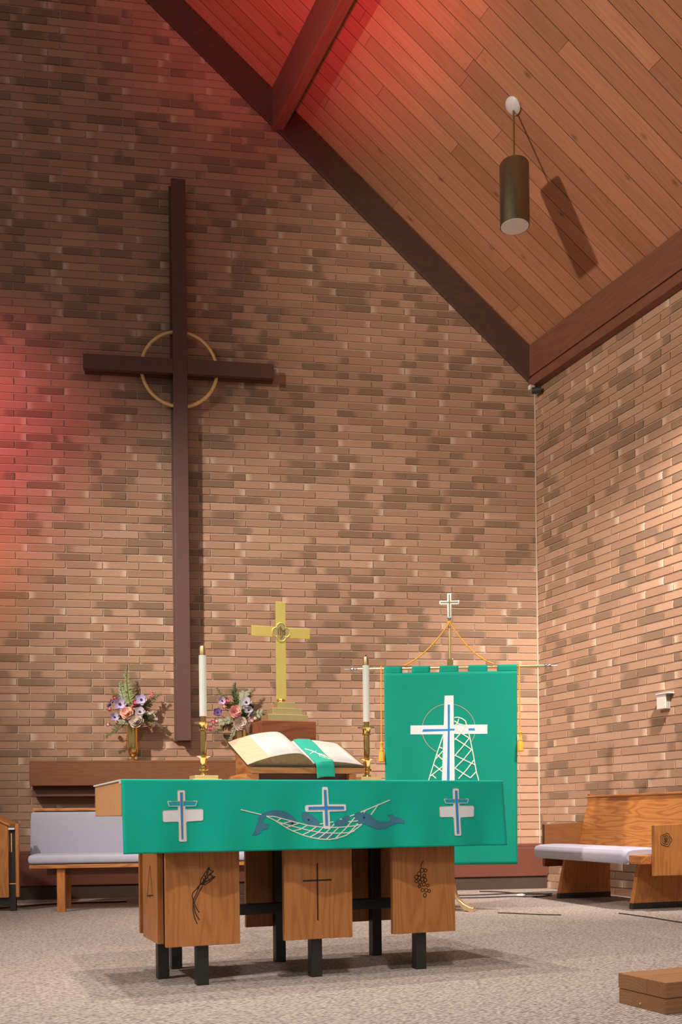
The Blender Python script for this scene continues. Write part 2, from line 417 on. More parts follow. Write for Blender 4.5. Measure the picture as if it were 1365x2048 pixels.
# ------------------------------------------------------------------ big wall cross
def WX(s, z=0, off=0):      # a thing on the back wall: local x runs right along the wall, local y into the wall
    p = WP(s, off, z); return dict(loc=p, rz=WA)
cr = thing('wall_cross', 'tall dark brown steel cross with a gold ring mounted on the brick wall', 'cross', WP(3.491, .012, 1.44), WA)
# local: x right, y into wall (negative = out), z up
MB().box(-.079, .070, -.050, 0, 0, 5.18).box(-.050, .030, -.105, -.050, .02, 5.16).box(-.052, .079, -.165, -.105, 0, 5.18).build('upright', M['cross'], cr, bevel=.004)
for sx in (-1, 1):
    xa, xb = (-.86, -.052) if sx < 0 else (.079, .878)
    MB().box(xa, xb, -.050, 0, 3.40, 3.548).box(xa + .02, xb - .02 if sx < 0 else xb - .02, -.105, -.050, 3.42, 3.52).box(xa, xb, -.165, -.105, 3.385, 3.520).build('arm', M['cross'], cr, bevel=.004)
ring = [(.005 + .347 * math.cos(a), -.085, 3.455 + .347 * math.sin(a)) for a in [2 * math.pi * i / 64 for i in range(64)]]
MB().tube(ring, .0165, 8, closed=True).build('ring', M['ring'], cr, smooth=True)

# ------------------------------------------------------------------ shelf on the back wall
sh = thing('wall_shelf', 'long brown oak shelf with a deep front board fixed under the big cross', 'shelf', WP(3.48, .012, 1.028), WA)
MB().box(-1.37, 1.37, -.245, 0, .205, .226).box(-1.37, 1.37, -.245, -.215, 0, .205).box(-1.37, 1.37, -.215, 0, .0, .02).build('shelf_board', M['oak_shelf'], sh, bevel=.003)
MB().box(-1.355, 1.355, -.16, 0, -.094, -.001).build('cleat', M['oak_cleat'], sh, bevel=.003)

# ------------------------------------------------------------------ radiator cover along the back wall
rd = thing('radiator_cover', 'long oxblood enamelled radiator cover running along the foot of the brick wall', 'radiator', WP(3.1, .014, 0), WA)
def rpoly(d, x0=-2.95): return [(x0, 0), (x0, -d), (3.1 - .016 + d * .268, -d), (3.1 - .018, 0)]
MB().prism(rpoly(.130), .125, .405, 'z').build('casing', M['radiator'], rd, bevel=.005)
MB().prism(rpoly(.118), .405, .44, 'z').build('top_grille', M['radiator'], rd, bevel=.004)
MB().prism(rpoly(.112), .0, .125, 'z').build('plinth', M['plinth'], rd)  # stands for the brick foot, its shade painted in by the dark colour

# ------------------------------------------------------------------ small fittings
t = thing('wall_thermostat', 'small ivory control box with a louvred side on the right brick wall above the pew', 'thermostat', (COR.x - .012, 6.48, 1.64), 0)
MB().box(-.052, 0, -.055, .055, -.062, .056).build('housing', M['ivory_plastic'], t, bevel=.004)
MB().box(-.058, 0, -.10, .058, .057, .068).build('top_lip', M['ivory_plastic'], t, bevel=.002)
mm = MB()
for i in range(4): mm.box(-.046 + i * .011, -.040 + i * .011, -.058, -.0555, -.055, .05)
mm.build('louvre', M['louver'], t)
t = thing('corner_camera', 'tiny dark device on a white bracket under the eave beam in the corner', 'camera', (COR.x - .10, COR.y - .075, 4.925))
MB().box(-.03, .03, -.02, .02, -.045, 0).build('bracket', M['ivory_plastic'], t, bevel=.006)
MB().tube([(-.01, -.02, -.060), (.06, -.075, -.060)], .030, 10).build('housing', M['dark_plastic'], t, smooth=True)

# pendant lamp hanging from the roof
px, py = 4.540, 6.80
pz = zc(px)
t = thing('pendant_lamp', 'dark bronze cylinder pendant lamp with frosted bottom hanging from the plank ceiling', 'lamp', (px, py, 5.455))
nrm = Vector((.942, 0, 1)).normalized()
cm = MB().lathe([(.070, 0), (.070, .012), (.045, .03), (.012, .036)], 24)
cm.xf(Matrix.Translation((0, 0, pz - 5.455 - .003)) @ Vector((0, 0, 1)).rotation_difference(-nrm).to_matrix().to_4x4())
cm.build('canopy', M['clear'], t, smooth=True)
MB().tube([(0, 0, .50), (0, 0, pz - 5.455 - .03)], .0075, 8).build('stem', M['brass_dark'], t, smooth=True)
MB().lathe([(.108, .012), (.114, 0), (.118, 0), (.118, .49), (.110, .505), (.010, .508)], 40).build('shade', M['bronze'], t, smooth=True)
MB().lathe([(.111, -.002), (.111, .004)], 40).build('diffuser', M['lens'], t, smooth=True)

# cables on the carpet
def cable(name, pts, r_, label, grp=None, mat='cable'):
    P = [Vector((x, y, r_ * 1.02)) for x, y in pts]; out = []
    for i in range(len(P) - 1):
        p0, p1, p2, p3 = P[max(i - 1, 0)], P[i], P[i + 1], P[min(i + 2, len(P) - 1)]
        for k in range(8):
            u = k / 8; out.append(.5 * ((2 * p1) + (p2 - p0) * u + (2 * p0 - 5 * p1 + 4 * p2 - p3) * u * u + (3 * p1 - p0 - 3 * p2 + p3) * u ** 3))
    out.append(P[-1]); o0 = out[0].copy(); o0.z = 0
    return tag(MB().tube([tuple(p - o0) for p in out], r_, 6).build(name, M[mat], None, True, loc=o0), label, 'cable', grp)
cable('floor_cable', [(4.35, 7.60), (4.57, 7.50), (4.86, 7.46), (5.02, 7.34), (5.22, 7.36)], .006, 'black cable on the carpet nearest to the pew, passing the white plug')
cable('floor_cable', [(4.49, 7.84), (4.73, 7.76), (5.14, 7.74), (5.26, 7.58), (5.24, 7.42)], .006, 'black cable on the carpet just behind the one with the white plug')
cable('floor_cable', [(4.94, 8.11), (5.07, 7.96), (5.14, 7.62), (5.34, 7.52)], .006, 'black cable on the carpet closest to the radiator in the corner')
cable('floor_cable', [(3.98, 6.28), (4.05, 6.20), (4.17, 6.02), (4.28, 5.92)], .004, 'thin brown cord on open carpet right of the banner stand foot', mat='engrave')
cable('floor_cable', [(4.71, 5.82), (4.70, 5.48), (4.66, 5.13), (4.70, 4.85)], .004, 'thin brown cord on the carpet in front of the pew', mat='engrave')
cable('floor_cable', [(.60, 8.94), (.96, 8.87), (1.21, 8.89), (1.75, 8.82)], .007, 'pale grey cable on the carpet behind the left bench legs', mat='ivory_plastic')
cable('floor_cable', [(.62, 8.58), (.85, 8.66), (1.16, 8.79), (1.75, 8.70)], .007, 'black cable on the carpet under the left bench')
t = thing('cable_plug', 'small white plug lying on the black cable between banner stand and pew', 'plug', (4.98, 7.495, 0), R(5))
MB().box(-.03, .03, -.012, .012, 0, .022).build('body', M['ivory_plastic'], t, bevel=.004)
MB().box(.033, .055, -.008, .008, .003, .018).build('collar', M['ivory_plastic'], t, bevel=.003)
# traced embroidery and carving outlines, millimetres in the altar or banner frame
NET=[[(-269,727),(-232,709),(-203,692),(-173,674),(-143,660),(-100,642),(-64,631),(-27,624),(10,622),(48,626),(92,638),(130,658),(156,674),(173,687)],[(-269,727),(-232,725),(-184,713),(-124,697),(-75,684),(-26,677),(36,674),(92,676),(137,680),(173,687)],[(-265,725),(-215,701),(-143,681),(-76,663),(-20,652),(48,649),(111,650),(136,658)],[(-220,705),(-202,716)],[(-203,692),(-154,704)],[(-179,676),(-118,695)],[(-149,661),(-112,668),(-85,684)],[(-106,643),(-76,656),(-44,678)],[(-73,633),(-39,652),(-14,675)],[(-39,626),(4,657),(39,689)],[(-2,623),(32,651),(58,673)],[(42,626),(99,673),(140,717)],[(95,638),(124,661),(153,690)],[(-29,690),(36,699)],[(68,710),(78,711)],[(108,699),(155,702)],[(118,723),(139,730)],[(169,740),(319,794)],[(194,749),(185,738)],[(260,775),(220,728)],[(-382,756),(-291,734)]]
FISH=[[(-334,647),(-322,662),(-316,685),(-304,702),(-306,719),(-291,734),(-262,748),(-220,752),(-178,745),(-148,727),(-127,705),(-118,691),(-149,685),(-184,712),(-232,724),(-268,727),(-283,716),(-289,703),(-271,693),(-258,695),(-264,676),(-283,669),(-295,669),(-298,656),(-313,649)],[(-105,742),(-81,739),(-57,725),(-38,707),(-26,692),(-26,680),(-51,681),(-81,690),(-100,705),(-107,722)],[(42,692),(55,706),(80,714),(96,726),(112,725),(113,708),(102,691),(80,677),(55,677)],[(134,729),(157,740),(185,743),(214,730),(240,707),(272,695),(304,695),(324,706),(321,718),(305,725),(331,729),(341,718),(370,711),(387,699),(387,688),(357,692),(330,682),(291,666),(252,664),(213,678),(181,690),(159,690),(140,708)],[(-51,652),(-14,655),(36,645),(35,633),(-14,629),(-45,638)]]
EYES=[(-148,694),(-76,709),(185,717)]
CC=[[(-9,849),(-4,853),(12,853),(17,849),(18,776),(95,776),(100,772),(100,751),(96,746),(19,744),(18,672),(13,668),(-7,668),(-12,673),(-13,744),(-85,744),(-90,749),(-90,768),(-85,773),(-13,775)],[(-3,840),(10,840),(10,768),(90,767),(90,753),(10,753),(9,683),(-4,683),(-3,753),(-76,752),(-76,766),(-4,767)]]
LC=[[(-653,834),(-648,839),(-624,839),(-621,834),(-620,759),(-550,760),(-545,755),(-546,715),(-551,711),(-613,708),(-617,703),(-615,627),(-619,624),(-645,624),(-649,628),(-649,704),(-654,708),(-713,707),(-717,712),(-717,750),(-712,755),(-652,757)],[(-643,830),(-630,830),(-630,636),(-638,636)],[(-695,792),(-570,793),(-578,773),(-689,772)]]
RC=[[(639,843),(644,847),(666,847),(670,843),(671,766),(745,766),(751,760),(750,718),(745,714),(678,712),(673,708),(674,631),(669,627),(643,628),(639,632),(638,708),(632,714),(572,714),(567,719),(567,759),(572,763),(638,765)],[(649,837),(663,837),(663,638),(650,638)],[(592,797),(721,797),(714,778),(601,778)]]
BC=[[(-46,1623),(21,1624),(20,1404),(272,1401),(270,1332),(22,1334),(22,998),(22,840),(-79,841),(-73,999),(-59,1333),(-305,1337),(-304,1404),(-55,1402)],[(-24,1556),(-7,1556),(-10,1374),(27,1374),(25,1361),(-11,1360),(-16,998),(-19,874),(-40,874),(-36,999),(-25,1358),(-217,1355),(-209,1374),(-25,1372)],[(131,1375),(175,1375),(179,1358),(132,1359)]]
BNET=[[(-59,1329),(-111,1180),(-168,1003),(-208,876)],[(25,1457),(52,1460),(85,1448),(107,1431),(118,1398),(139,1309),(165,1170),(185,1048),(199,998),(222,871)],[(24,1433),(57,1410),(112,1395)],[(35,1377),(78,1338),(133,1303)],[(26,1302),(89,1260),(149,1217)],[(24,1175),(98,1138),(175,1101)],[(23,1078),(86,1038),(141,1003)],[(58,1449),(49,1416),(27,1395)],[(29,1388),(35,1360),(23,1336)],[(111,1394),(73,1343),(26,1288)],[(136,1303),(94,1249),(24,1169)],[(153,1217),(87,1138),(20,1073)],[(171,1140),(109,1060),(50,997)],[(187,1052),(141,1003)],[(-88,1238),(-66,1226)],[(-105,1180),(-68,1143)],[(-131,1105),(-71,1054)],[(-146,1030),(-116,1002)],[(-65,1207),(-117,1149)],[(-68,1091),(-157,1021)]]
BRING=[(-18,1372),(181,1369),(-16,1561)]
WHEAT=[[(-502,511),(-522,481),(-537,461),(-540,438)],[(-502,511),(-497,497),(-481,493),(-493,484),(-489,473),(-473,470),(-495,452),(-519,436),(-538,438)],[(-501,507),(-509,484),(-522,458),(-536,440)],[(-485,492),(-503,477),(-519,454),(-532,438)],[(-476,470),(-499,458),(-517,447),(-530,438)],[(-512,492),(-509,477)],[(-520,477),(-517,462)],[(-528,464),(-524,449)],[(-497,484),(-495,473)],[(-509,469),(-505,460)],[(-519,456),(-513,447)],[(-486,472),(-492,461)],[(-499,461),(-503,452)],[(-540,438),(-557,420),(-573,404),(-577,389),(-572,372),(-571,359)],[(-546,431),(-556,405),(-569,377),(-573,366)],[(-530,432),(-548,403),(-566,366),(-569,357)],[(-572,370),(-573,351),(-573,329),(-568,299),(-556,270)],[(-571,353),(-564,317),(-546,286)],[(-569,361),(-560,340),(-546,318)]]
PCROSS=[[(-5,514),(-5,258)],[(-74,437),(63,438)]]
GRAPE=[(517,467,10),(535,466,8),(502,451,10),(529,441,8),(487,436,9),(504,432,9),(517,425,10),(533,421,9),(487,417,8),(506,412,9),(526,401,9),(546,395,7),(503,392,7),(519,374,8),(538,373,9),(553,369,7),(530,350,9)]
GSTEM=[(525,510),(513,496),(512,479)]
TRI=[[(-13,512),(57,369)],[(-13,508),(-70,380)],[(61,370),(-80,382)],[(11,378),(-15,366)]]
# ------------------------------------------------------------------ altar
AO = Vector((1.70, 4.45, 0)); AR = R(-1.7)
AM = Matrix.Translation(AO) @ Matrix.Rotation(AR, 4, 'Z')
def AW(x, y, z=0): return AM @ Vector((x, y, z))
al = thing('altar', 'oak altar table on black legs with hanging oak panels carved with symbols', 'altar', AO, AR)
TOP = .878
MB().box(-.885, .90, -.365, .365, .735, TOP).build('tabletop', M['oak_light'], al, bevel=.003)
mm = MB().box(-.665, .665, -.268, .290, .656, .734); mm.build('apron', M['black'], al, bevel=.003)
LEGS = [(-.525, -.27), (0, -.27), (.525, -.27), (-.525, .27), (0, .27), (.525, .27), (-.645, 0), (.645, 0)]
lm = None
for x, y in LEGS:
    if lm is None:
        lm = MB().box(-.026, .026, -.026, .026, 0, .655).build('leg', M['black'], al, bevel=.003); o = lm
    else:
        o = lm.copy(); C.objects.link(o)
    o.location = (x, y + (.026 if y < 0 else 0), 0)
MB().box(-.618, .618, -.026, .026, .270, .320).build('stretcher', M['black'], al, bevel=.003)
PX = [(-.690, -.366), (-.163, .163), (.366, .690)]
def strip(lines, w_, P, off=0, closed=False):
    """flat ribbons along 2-D polylines; P(x, z, off) places a point"""
    m = MB()
    for ln in lines:
        pts = []
        for (x0, z0), (x1, z1) in zip(ln, ln[1:]):
            n = max(1, int(math.hypot(x1 - x0, z1 - z0) / .015))
            pts += [(x0 + (x1 - x0) * i / n, z0 + (z1 - z0) * i / n) for i in range(n)]
        pts.append(ln[-1]); N = len(pts); L_, R2 = [], []
        for i in range(N):
            a, b = pts[max(i - 1, 0)], pts[min(i + 1, N - 1)]
            dx, dz = b[0] - a[0], b[1] - a[1]; d = math.hypot(dx, dz) or 1
            L_.append((pts[i][0] - dz / d * w_ / 2, pts[i][1] + dx / d * w_ / 2)); R2.append((pts[i][0] + dz / d * w_ / 2, pts[i][1] - dx / d * w_ / 2))
        vs = [P(x, z, off) for x, z in L_] + [P(x, z, off) for x, z in R2] + [P(x, z, 0) for x, z in L_] + [P(x, z, 0) for x, z in R2]
        fs = []
        for i in range(N - 1):
            fs += [(i, i + 1, N + i + 1, N + i), (i + 1, i, 2 * N + i, 2 * N + i + 1), (N + i, N + i + 1, 3 * N + i + 1, 3 * N + i)]
        fs += [(0, N, 3 * N, 2 * N), (N - 1, 2 * N + N - 1, 3 * N + N - 1, N + N - 1)]
        m.add(vs, fs)
    return m
def mmv(l): return [(x / 1000, z / 1000) for x, z in l]
def circ(x, z, r_, n=14): return [(x + r_ * math.cos(2 * math.pi * i / n), z + r_ * math.sin(2 * math.pi * i / n)) for i in range(n + 1)]
# front and back rows of panels
for j, yy in enumerate((-.300, .2975)):
    for i, (xa, xb) in enumerate(PX):
        ya, yb_ = (yy, yy + .028) if yy < 0 else (yy, yy + .028)
        p = MB().box(xa, xb, ya, yb_, .175, .733).build('panel', M['oak_v'], al, bevel=.002)
        if j == 0:
            Pf = lambda x, z, off: (x, -.300 - off, z)
            if i == 0: c = strip([mmv(l) for l in WHEAT], .0042, Pf, .0006); nm = 'wheat_carving'
            elif i == 1: c = strip([mmv(PCROSS[0]), mmv(PCROSS[1])], .0072, Pf, .0006); nm = 'cross_carving'
            else: c = strip([circ(x / 1000, z / 1000, r_ * .00095) for x, z, r_ in GRAPE] + [mmv(GSTEM)], .0040, Pf, .0006); nm = 'grape_carving'
            c.build(nm, M['engrave'], p)
for sx in (-1, 1):
    xa, xb = (-.700, -.672) if sx < 0 else (.672, .700)
    p = MB().box(xa, xb, -.166, .166, .175, .733).build('panel', M['oak_v'], al, bevel=.002)
    if sx < 0:
        strip([mmv(l) for l in TRI], .006, lambda y, z, off: (-.700 - off, y, z), .0006).build('triangle_carving', M['engrave'], p)

# white linen on the altar top, with a narrow fall at the front and left edge
ln = MB().box(-.892, .905, -.371, .368, 0, .0045).box(-.8915, .9045, -.3705, -.3660, -.012, 0).box(-.892, -.8860, -.371, .368, -.002, 0)
tag(ln.build('altar_linen', M['linen'], loc=AW(0, 0, TOP + .0006), rz=AR), 'white linen cloth lying flat on the altar top with a thin white edge showing', 'tablecloth')
# green frontal: a strip over the top, then hanging in front in soft waves
FT = TOP + .0058
def fwave(x, z):
    h = max(0.0, min(1.0, (.870 - z) / .30))
    return h * (.013 * math.sin(x * 13.0 + .6) + .007 * math.sin(x * 27 + 2.0) + .006 * math.sin(x * 6.3 + 1) + .016)
def fsurf(x, z): return -.3790 - fwave(x, z)
fr = thing('altar_frontal', 'green cloth frontal with white crosses, net and fish hanging over the altar front', 'altar cloth', AW(0, 0, TOP), AR)
def fpt(u, v):
    x = -.884 + 1.795 * u
    if v < .18: return (x * .999, -.318 - .056 * v / .18, FT - TOP)
    if v < .24:
        a = (v - .18) / .06 * math.pi / 2
        return (x, -.374 - .005 * math.sin(a), FT - TOP - .006 * (1 - math.cos(a)))
    z = (FT - .006) + (.5785 - FT + .006) * (v - .24) / .76
    x2 = x + .006 * (v - .24) * (1 if u > .5 else 1) * (1 if x > 0 else -.0)
    return (x2, fsurf(x2, z), z - TOP)
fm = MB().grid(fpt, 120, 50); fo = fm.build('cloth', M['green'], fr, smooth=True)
sd = fo.modifiers.new('thick', 'SOLIDIFY'); sd.thickness = .0018; sd.offset = 0
def FP(x, z, off): return (x, fsurf(x, z) - .0011 - off, z - TOP)
def applique(poly, off, P, step=.02):
    """a flat piece of cloth laid on a waving surface"""
    bm = bmesh.new(); vs = [bm.verts.new((x, 0, z)) for x, z in poly]
    for t3 in tessellate_polygon([[Vector((x, z, 0)) for x, z in poly]]): bm.faces.new([vs[k] for k in t3])
    xs = [p[0] for p in poly]; x = math.floor(min(xs) / step) * step
    while x < max(xs):
        bmesh.ops.bisect_plane(bm, geom=bm.verts[:] + bm.edges[:] + bm.faces[:], plane_co=(x, 0, 0), plane_no=(1, 0, 0)); x += step
    zs = [p[1] for p in poly]; z = math.floor(min(zs) / (2 * step)) * 2 * step
    while z < max(zs):
        bmesh.ops.bisect_plane(bm, geom=bm.verts[:] + bm.edges[:] + bm.faces[:], plane_co=(0, 0, z), plane_no=(0, 0, 1)); z += 2 * step
    bm.verts.index_update(); m = MB()
    m.v = [P(v.co.x, v.co.z, off) for v in bm.verts]; n = len(m.v)
    m.f = [tuple(v.index for v in f.verts) for f in bm.faces]
    for e in bm.edges:
        if e.is_boundary:
            a, b = e.verts; i = len(m.v)
            m.v += [P(a.co.x, a.co.z, off * .2), P(b.co.x, b.co.z, off * .2)]; m.f.append((a.index, b.index, i + 1, i))
    bm.free(); return m
def outline(pl_): return pl_ + [pl_[0], pl_[1]]
# central cross, net and fish
for k, f_ in enumerate(FISH):
    o = applique(mmv(f_), .0008, FP).build('fish_applique', M['fish'], fr)
    if k < 4:
        strip([outline(mmv(f_))], .0022, FP, .0011).build('stitching', M['fish_dark' if k == 9 else 'fish'], o)
for x, z in mmv(EYES): applique(circ(x, z, .0052, 12)[:-1], .0012, FP).build('fish_eye', M['fish_dark'], fr)
strip([mmv(l) for l in NET], .0042, FP, .0016).build('net_applique', M['cream'], fr)
cc = applique(mmv(CC[0]), .0020, FP).build('cross_applique', M['white_cloth'], fr)
applique(mmv(CC[1]), .0026, FP).build('inset', M['blue'], cc)
strip([outline(mmv(CC[1]))], .0022, FP, .0030).build('piping', M['tan'], cc)
for S_ in (LC, RC):
    cc = applique(mmv(S_[0]), .0012, FP).build('cross_applique', M['white_cloth'], fr)
    strip([outline(mmv(S_[0]))], .0018, FP, .0016).build('edge_stitching', M['tan'], cc)
    bo = applique(mmv(S_[2]), .0020, FP).build('bar', M['teal'], cc); strip([outline(mmv(S_[2]))], .0026, FP, .0025).build('bar_piping', M['cream'], cc)
    applique(mmv(S_[1]), .0030, FP).build('inset', M['blue'], cc); strip([outline(mmv(S_[1]))], .0020, FP, .0034).build('piping', M['tan'], cc)

# ------------------------------------------------------------------ candlesticks and candles
LT = FT + .0002 - .0010
def candlestick(x, y, label):
    z0 = TOP + .0052
    t = thing('candlestick', label, 'candlestick', AW(x, y, z0), AR, None)
    k = .00237
    MB().box(-.068, .068, -.068, .068, 0, .017).box(-.055, .055, -.055, .055, .017, .034).build('stepped_base', M['brass_pale'], t, bevel=.002)
    prof = [(.022, .034), (.020, .042), (.012, .046), (.0125, .058), (.023, .062), (.023, .072), (.016, .076), (.0175, .112), (.022, .118), (.036, .1235), (.036, .127), (.018, .129)]
    MB().lathe(prof, 28).build('lower_drum', M['brass'], t, smooth=True)
    MB().lathe([(.0125, .129), (.0148, .150), (.0148, .235), (.013, .241)], 24).build('stem', M['brass'], t, smooth=True)
    MB().lathe([(.013, .241), (.022, .243), (.022, .247), (.0175, .250), (.021, .270), (.024, .274)], 24).build('cup', M['brass'], t, smooth=True)
    MB().lathe([(.024, .274), (.044, .2775), (.044, .281), (.020, .281)], 28).build('drip_pan', M['brass'], t, smooth=True)
    MB().lathe([(.0135, .281), (.0135, .304), (.0185, .307)], 24).build('socket', M['brass'], t, smooth=True)
    return t
def candle(x, y, label, wick):
    z0 = TOP + .0052 + .3075
    t = thing('altar_candle', label, 'candle', AW(x, y, z0), AR)
    MB().lathe([(.0172, 0), (.0172, .281)], 28).build('candle_body', M['wax'], t, smooth=True)
    MB().lathe([(.0150, .281), (.0150, .315), (.0120, .324), (.004, .326)], 24).build('brass_follower', M['copper'], t, smooth=True)
    if wick: MB().tube([(0, 0, .325), (.001, 0, .334)], .003, 6).build('wick', M['wick'], t)
candlestick(-.440, .02, 'brass candlestick on the left end of the altar, beside the open book')
candlestick(.402, .07, 'brass candlestick on the right end of the altar, in front of the green banner')
candle(-.440, .02, 'white candle with brass cap in the left altar candlestick', False)
candle(.402, .07, 'white candle with brass cap and dark wick in the right altar candlestick', True)

# ------------------------------------------------------------------ pedestal and brass cross
Z0 = TOP + .0052
pd = MB().box(-.142, .142, -.08, .08, 0, 1.197 - Z0)
pd = pd.build('cross_pedestal', M['oak_red'], loc=AW(.030, .250, Z0), rz=AR, bevel=.003)
tag(pd, 'plain reddish oak block on the altar carrying the brass cross', 'pedestal')
bc = thing('altar_cross', 'tall brass cross with a round letter medallion on a three stepped brass base', 'cross', AW(.030, .240, 1.1975), AR)
for a, d, z0, z1 in ((.104, .060, 0, .031), (.078, .045, .031, .064), (.046, .032, .064, .096)):
    MB().box(-a, a, -d, d, z0, z1).build('step', M['brass_pale'], bc, bevel=.0015)
MB().lathe([(.020, .096), (.022, .104), (.016, .112), (.010, .116)], 24, (-.016, 0, 0)).build('knob', M['brass'], bc, smooth=True)
MB().box(-.0415, .0095, -.006, .006, .112, .598).build('shaft', M['brass_satin'], bc, bevel=.0015)
MB().box(-.168, .138, -.0055, .0055, .421, .472).build('arms', M['brass_satin'], bc, bevel=.0015)
cx, cz = -.016, .446
qf = []
for k, (dx, dz) in enumerate(((1, 0), (0, 1), (-1, 0), (0, -1))):
    a0 = 90 * k - 100
    qf += [(cx + dx * .022 + .024 * math.cos(R(a0 + 200 * i / 10)), cz + dz * .022 + .024 * math.sin(R(a0 + 200 * i / 10))) for i in range(11)]
md = MB().prism(qf, -.0095, -.0062).build('medallion', M['brass_pale'], bc)
MB().tube([(x, -.0105, z) for x, z in qf], .0026, 6, closed=True).build('rim', M['brass_satin'], md, smooth=True)
lt = MB()
for ln_ in ([(-.033, .456), (-.031, .460), (-.031, .436), (-.028, .434)], [(-.023, .470), (-.021, .474), (-.019, .470), (-.019, .430)], [(-.019, .452), (-.014, .458), (-.009, .456), (-.008, .440), (-.010, .424), (-.016, .414), (-.021, .418), (-.017, .424)],
            [(.006, .456), (.001, .459), (-.003, .455), (.003, .446), (.005, .440), (.001, .435), (-.004, .437)], [(-.027, .463), (-.013, .463)]):
    lt.tube([(x, -.0108, z) for x, z in ln_], .0026, 5)
lt.build('lettering', M['brass_dark'], md)

# ------------------------------------------------------------------ book stand, open book, ribbon marker
# stand frame: local x right, y back; the board rises towards the back
TL = R(21); ct, st = math.cos(TL), math.sin(TL)
ms = thing('book_stand', 'low oak book stand with a sloping board on the altar under the open book', 'stand', AW(-.050, -.255, Z0), AR)
bz = .9455 - Z0
def SL(x, d, h): return (x, d * ct - h * st, bz + d * st + h * ct)      # along slope d, height above board h
MB().hexa([SL(-.242, 0, -.030), SL(.304, 0, -.030), SL(.304, .345, -.030), SL(-.242, .345, -.030)], [SL(-.242, 0, 0), SL(.304, 0, 0), SL(.304, .345, 0), SL(-.242, .345, 0)]).build('board', M['oak_x'], ms, bevel=.003)
MB().box(-.205, .228, .050, .075, .001, .036).build('cross_rail', M['oak_cleat'], ms, bevel=.002)
for xa, xb in ((-.264, -.205), (.228, .264)):
    MB().box(xa, xb, .012, .30, 0, .034).build('foot', M['oak_y'], ms, bevel=.002)
for xa, xb in ((-.230, -.205), (.228, .252)):
    MB().prism([(.03, .034), (.30, .034), (.30, bz + .30 * st / ct - .036), (.03, bz + .03 * st / ct - .036)], xa, xb, 'x').build('side_support', M['oak_y'], ms)
bk = thing('open_book', 'large open bible with printed cream pages lying on the oak book stand', 'book', AW(-.050, -.255, .9475), AR)
def pages_material():
    m, nt, b = nodes('printed_pages')
    uv = nt.nodes.new('ShaderNodeUVMap'); uv.uv_map = 'UVMap'
    s = nt.nodes.new('ShaderNodeSeparateXYZ'); lk(nt, uv.outputs[0], s.inputs[0]); u, v = s.outputs[0], s.outputs[1]
    line = mth(nt, 'GREATER_THAN', mth(nt, 'FRACT', mth(nt, 'MULTIPLY', v, 46)), .45)
    mp = nt.nodes.new('ShaderNodeCombineXYZ'); lk(nt, mth(nt, 'MULTIPLY', u, 130), mp.inputs[0]); lk(nt, mth(nt, 'MULTIPLY', mth(nt, 'FLOOR', mth(nt, 'MULTIPLY', v, 46)), 3.7), mp.inputs[1])
    wd = mth(nt, 'GREATER_THAN', noise(nt, mp.outputs[0], 1.0, 2), .46)
    def band(x, a, b_): return mth(nt, 'MULTIPLY', mth(nt, 'GREATER_THAN', x, a), mth(nt, 'LESS_THAN', x, b_))
    cols = mth(nt, 'ADD', band(u, .12, .49), band(u, .53, .90)); rows = band(v, .10, .92)
    ink = mth(nt, 'MULTIPLY', mth(nt, 'MULTIPLY', line, wd), mth(nt, 'MULTIPLY', cols, rows))
    lk(nt, mix(nt, mth(nt, 'MULTIPLY', ink, .42), (.66, .62, .58), (.16, .15, .14)), b.inputs['Base Color'])
    b.inputs['Roughness'].default_value = .75
    return m
M['print'] = pages_material()
M['edge'] = None
def edge_material():
    m, nt, b = nodes('page_edges'); v = coord(nt)
    n = noise(nt, mapping(nt, v, (8, 30, 600)), 1, 3)
    lk(nt, ramp(nt, [(.3, (.52, .35, .20)), (.7, (.68, .48, .31))], n), b.inputs['Base Color']); b.inputs['Roughness'].default_value = .7
    return m
M['edge'] = edge_material(); M['edge_dark'] = plain('page_ends', (.36, .20, .09), .7, var=.3, vscale=60)
M['leather'] = plain('black_leather', (.03, .025, .022), .5)
def BKp(x, d, h): return (x, d * ct - h * st, d * st + h * ct)
D0, D1 = .012, .355
def book_block(name, prof, flip):
    """page block: prof is the top curve (x, h) from the fore-edge bottom to the gutter"""
    n = len(prof); vs, fs, mi, uvs = [], [], [], []
    for d in (D0, D1): vs += [BKp(x, d, h) for x, h in prof] + [BKp(x, d, .0035) for x, h in prof]
    i0 = 2 * n
    tot = [0]
    for (a, b_), (c, d_) in zip(prof[2:], prof[3:]): tot.append(tot[-1] + math.hypot(c - a, d_ - b_))
    T = tot[-1]
    for i in range(n - 1):
        fs.append((i, i + 1, i0 + i + 1, i0 + i)); e = i < 2
        mi.append(1 if e else 0)
        ua, ub = (0, 0) if e else (tot[i - 2] / T, tot[i - 1] / T)
        if flip: ua, ub = 1 - ua, 1 - ub
        uvs += [(ua, 0), (ub, 0), (ub, 1), (ua, 1)]
    for b0 in (0, i0):
        for i in range(n - 1): fs.append((b0 + i, b0 + i + 1, b0 + n + i + 1, b0 + n + i)); mi.append(2); uvs += [(0, 0)] * 4
    fs.append((n, 2 * n - 1, i0 + 2 * n - 1, i0 + n)); mi.append(2); uvs += [(0, 0)] * 4
    me = bpy.data.meshes.new(name); me.from_pydata(vs, [], fs)
    l = me.uv_layers.new(name='UVMap'); l.data.foreach_set('uv', [c for u in uvs for c in u])
    for k in ('print', 'edge', 'edge_dark'): me.materials.append(M[k])
    me.polygons.foreach_set('material_index', mi); me.update()
    bm = bmesh.new(); bm.from_mesh(me); bmesh.ops.recalc_face_normals(bm, faces=bm.faces); bm.to_mesh(me); bm.free()
    for p in me.polygons: p.use_smooth = p.material_index == 0
    o = bpy.data.objects.new(name, me); C.objects.link(o); o.parent = bk; return o
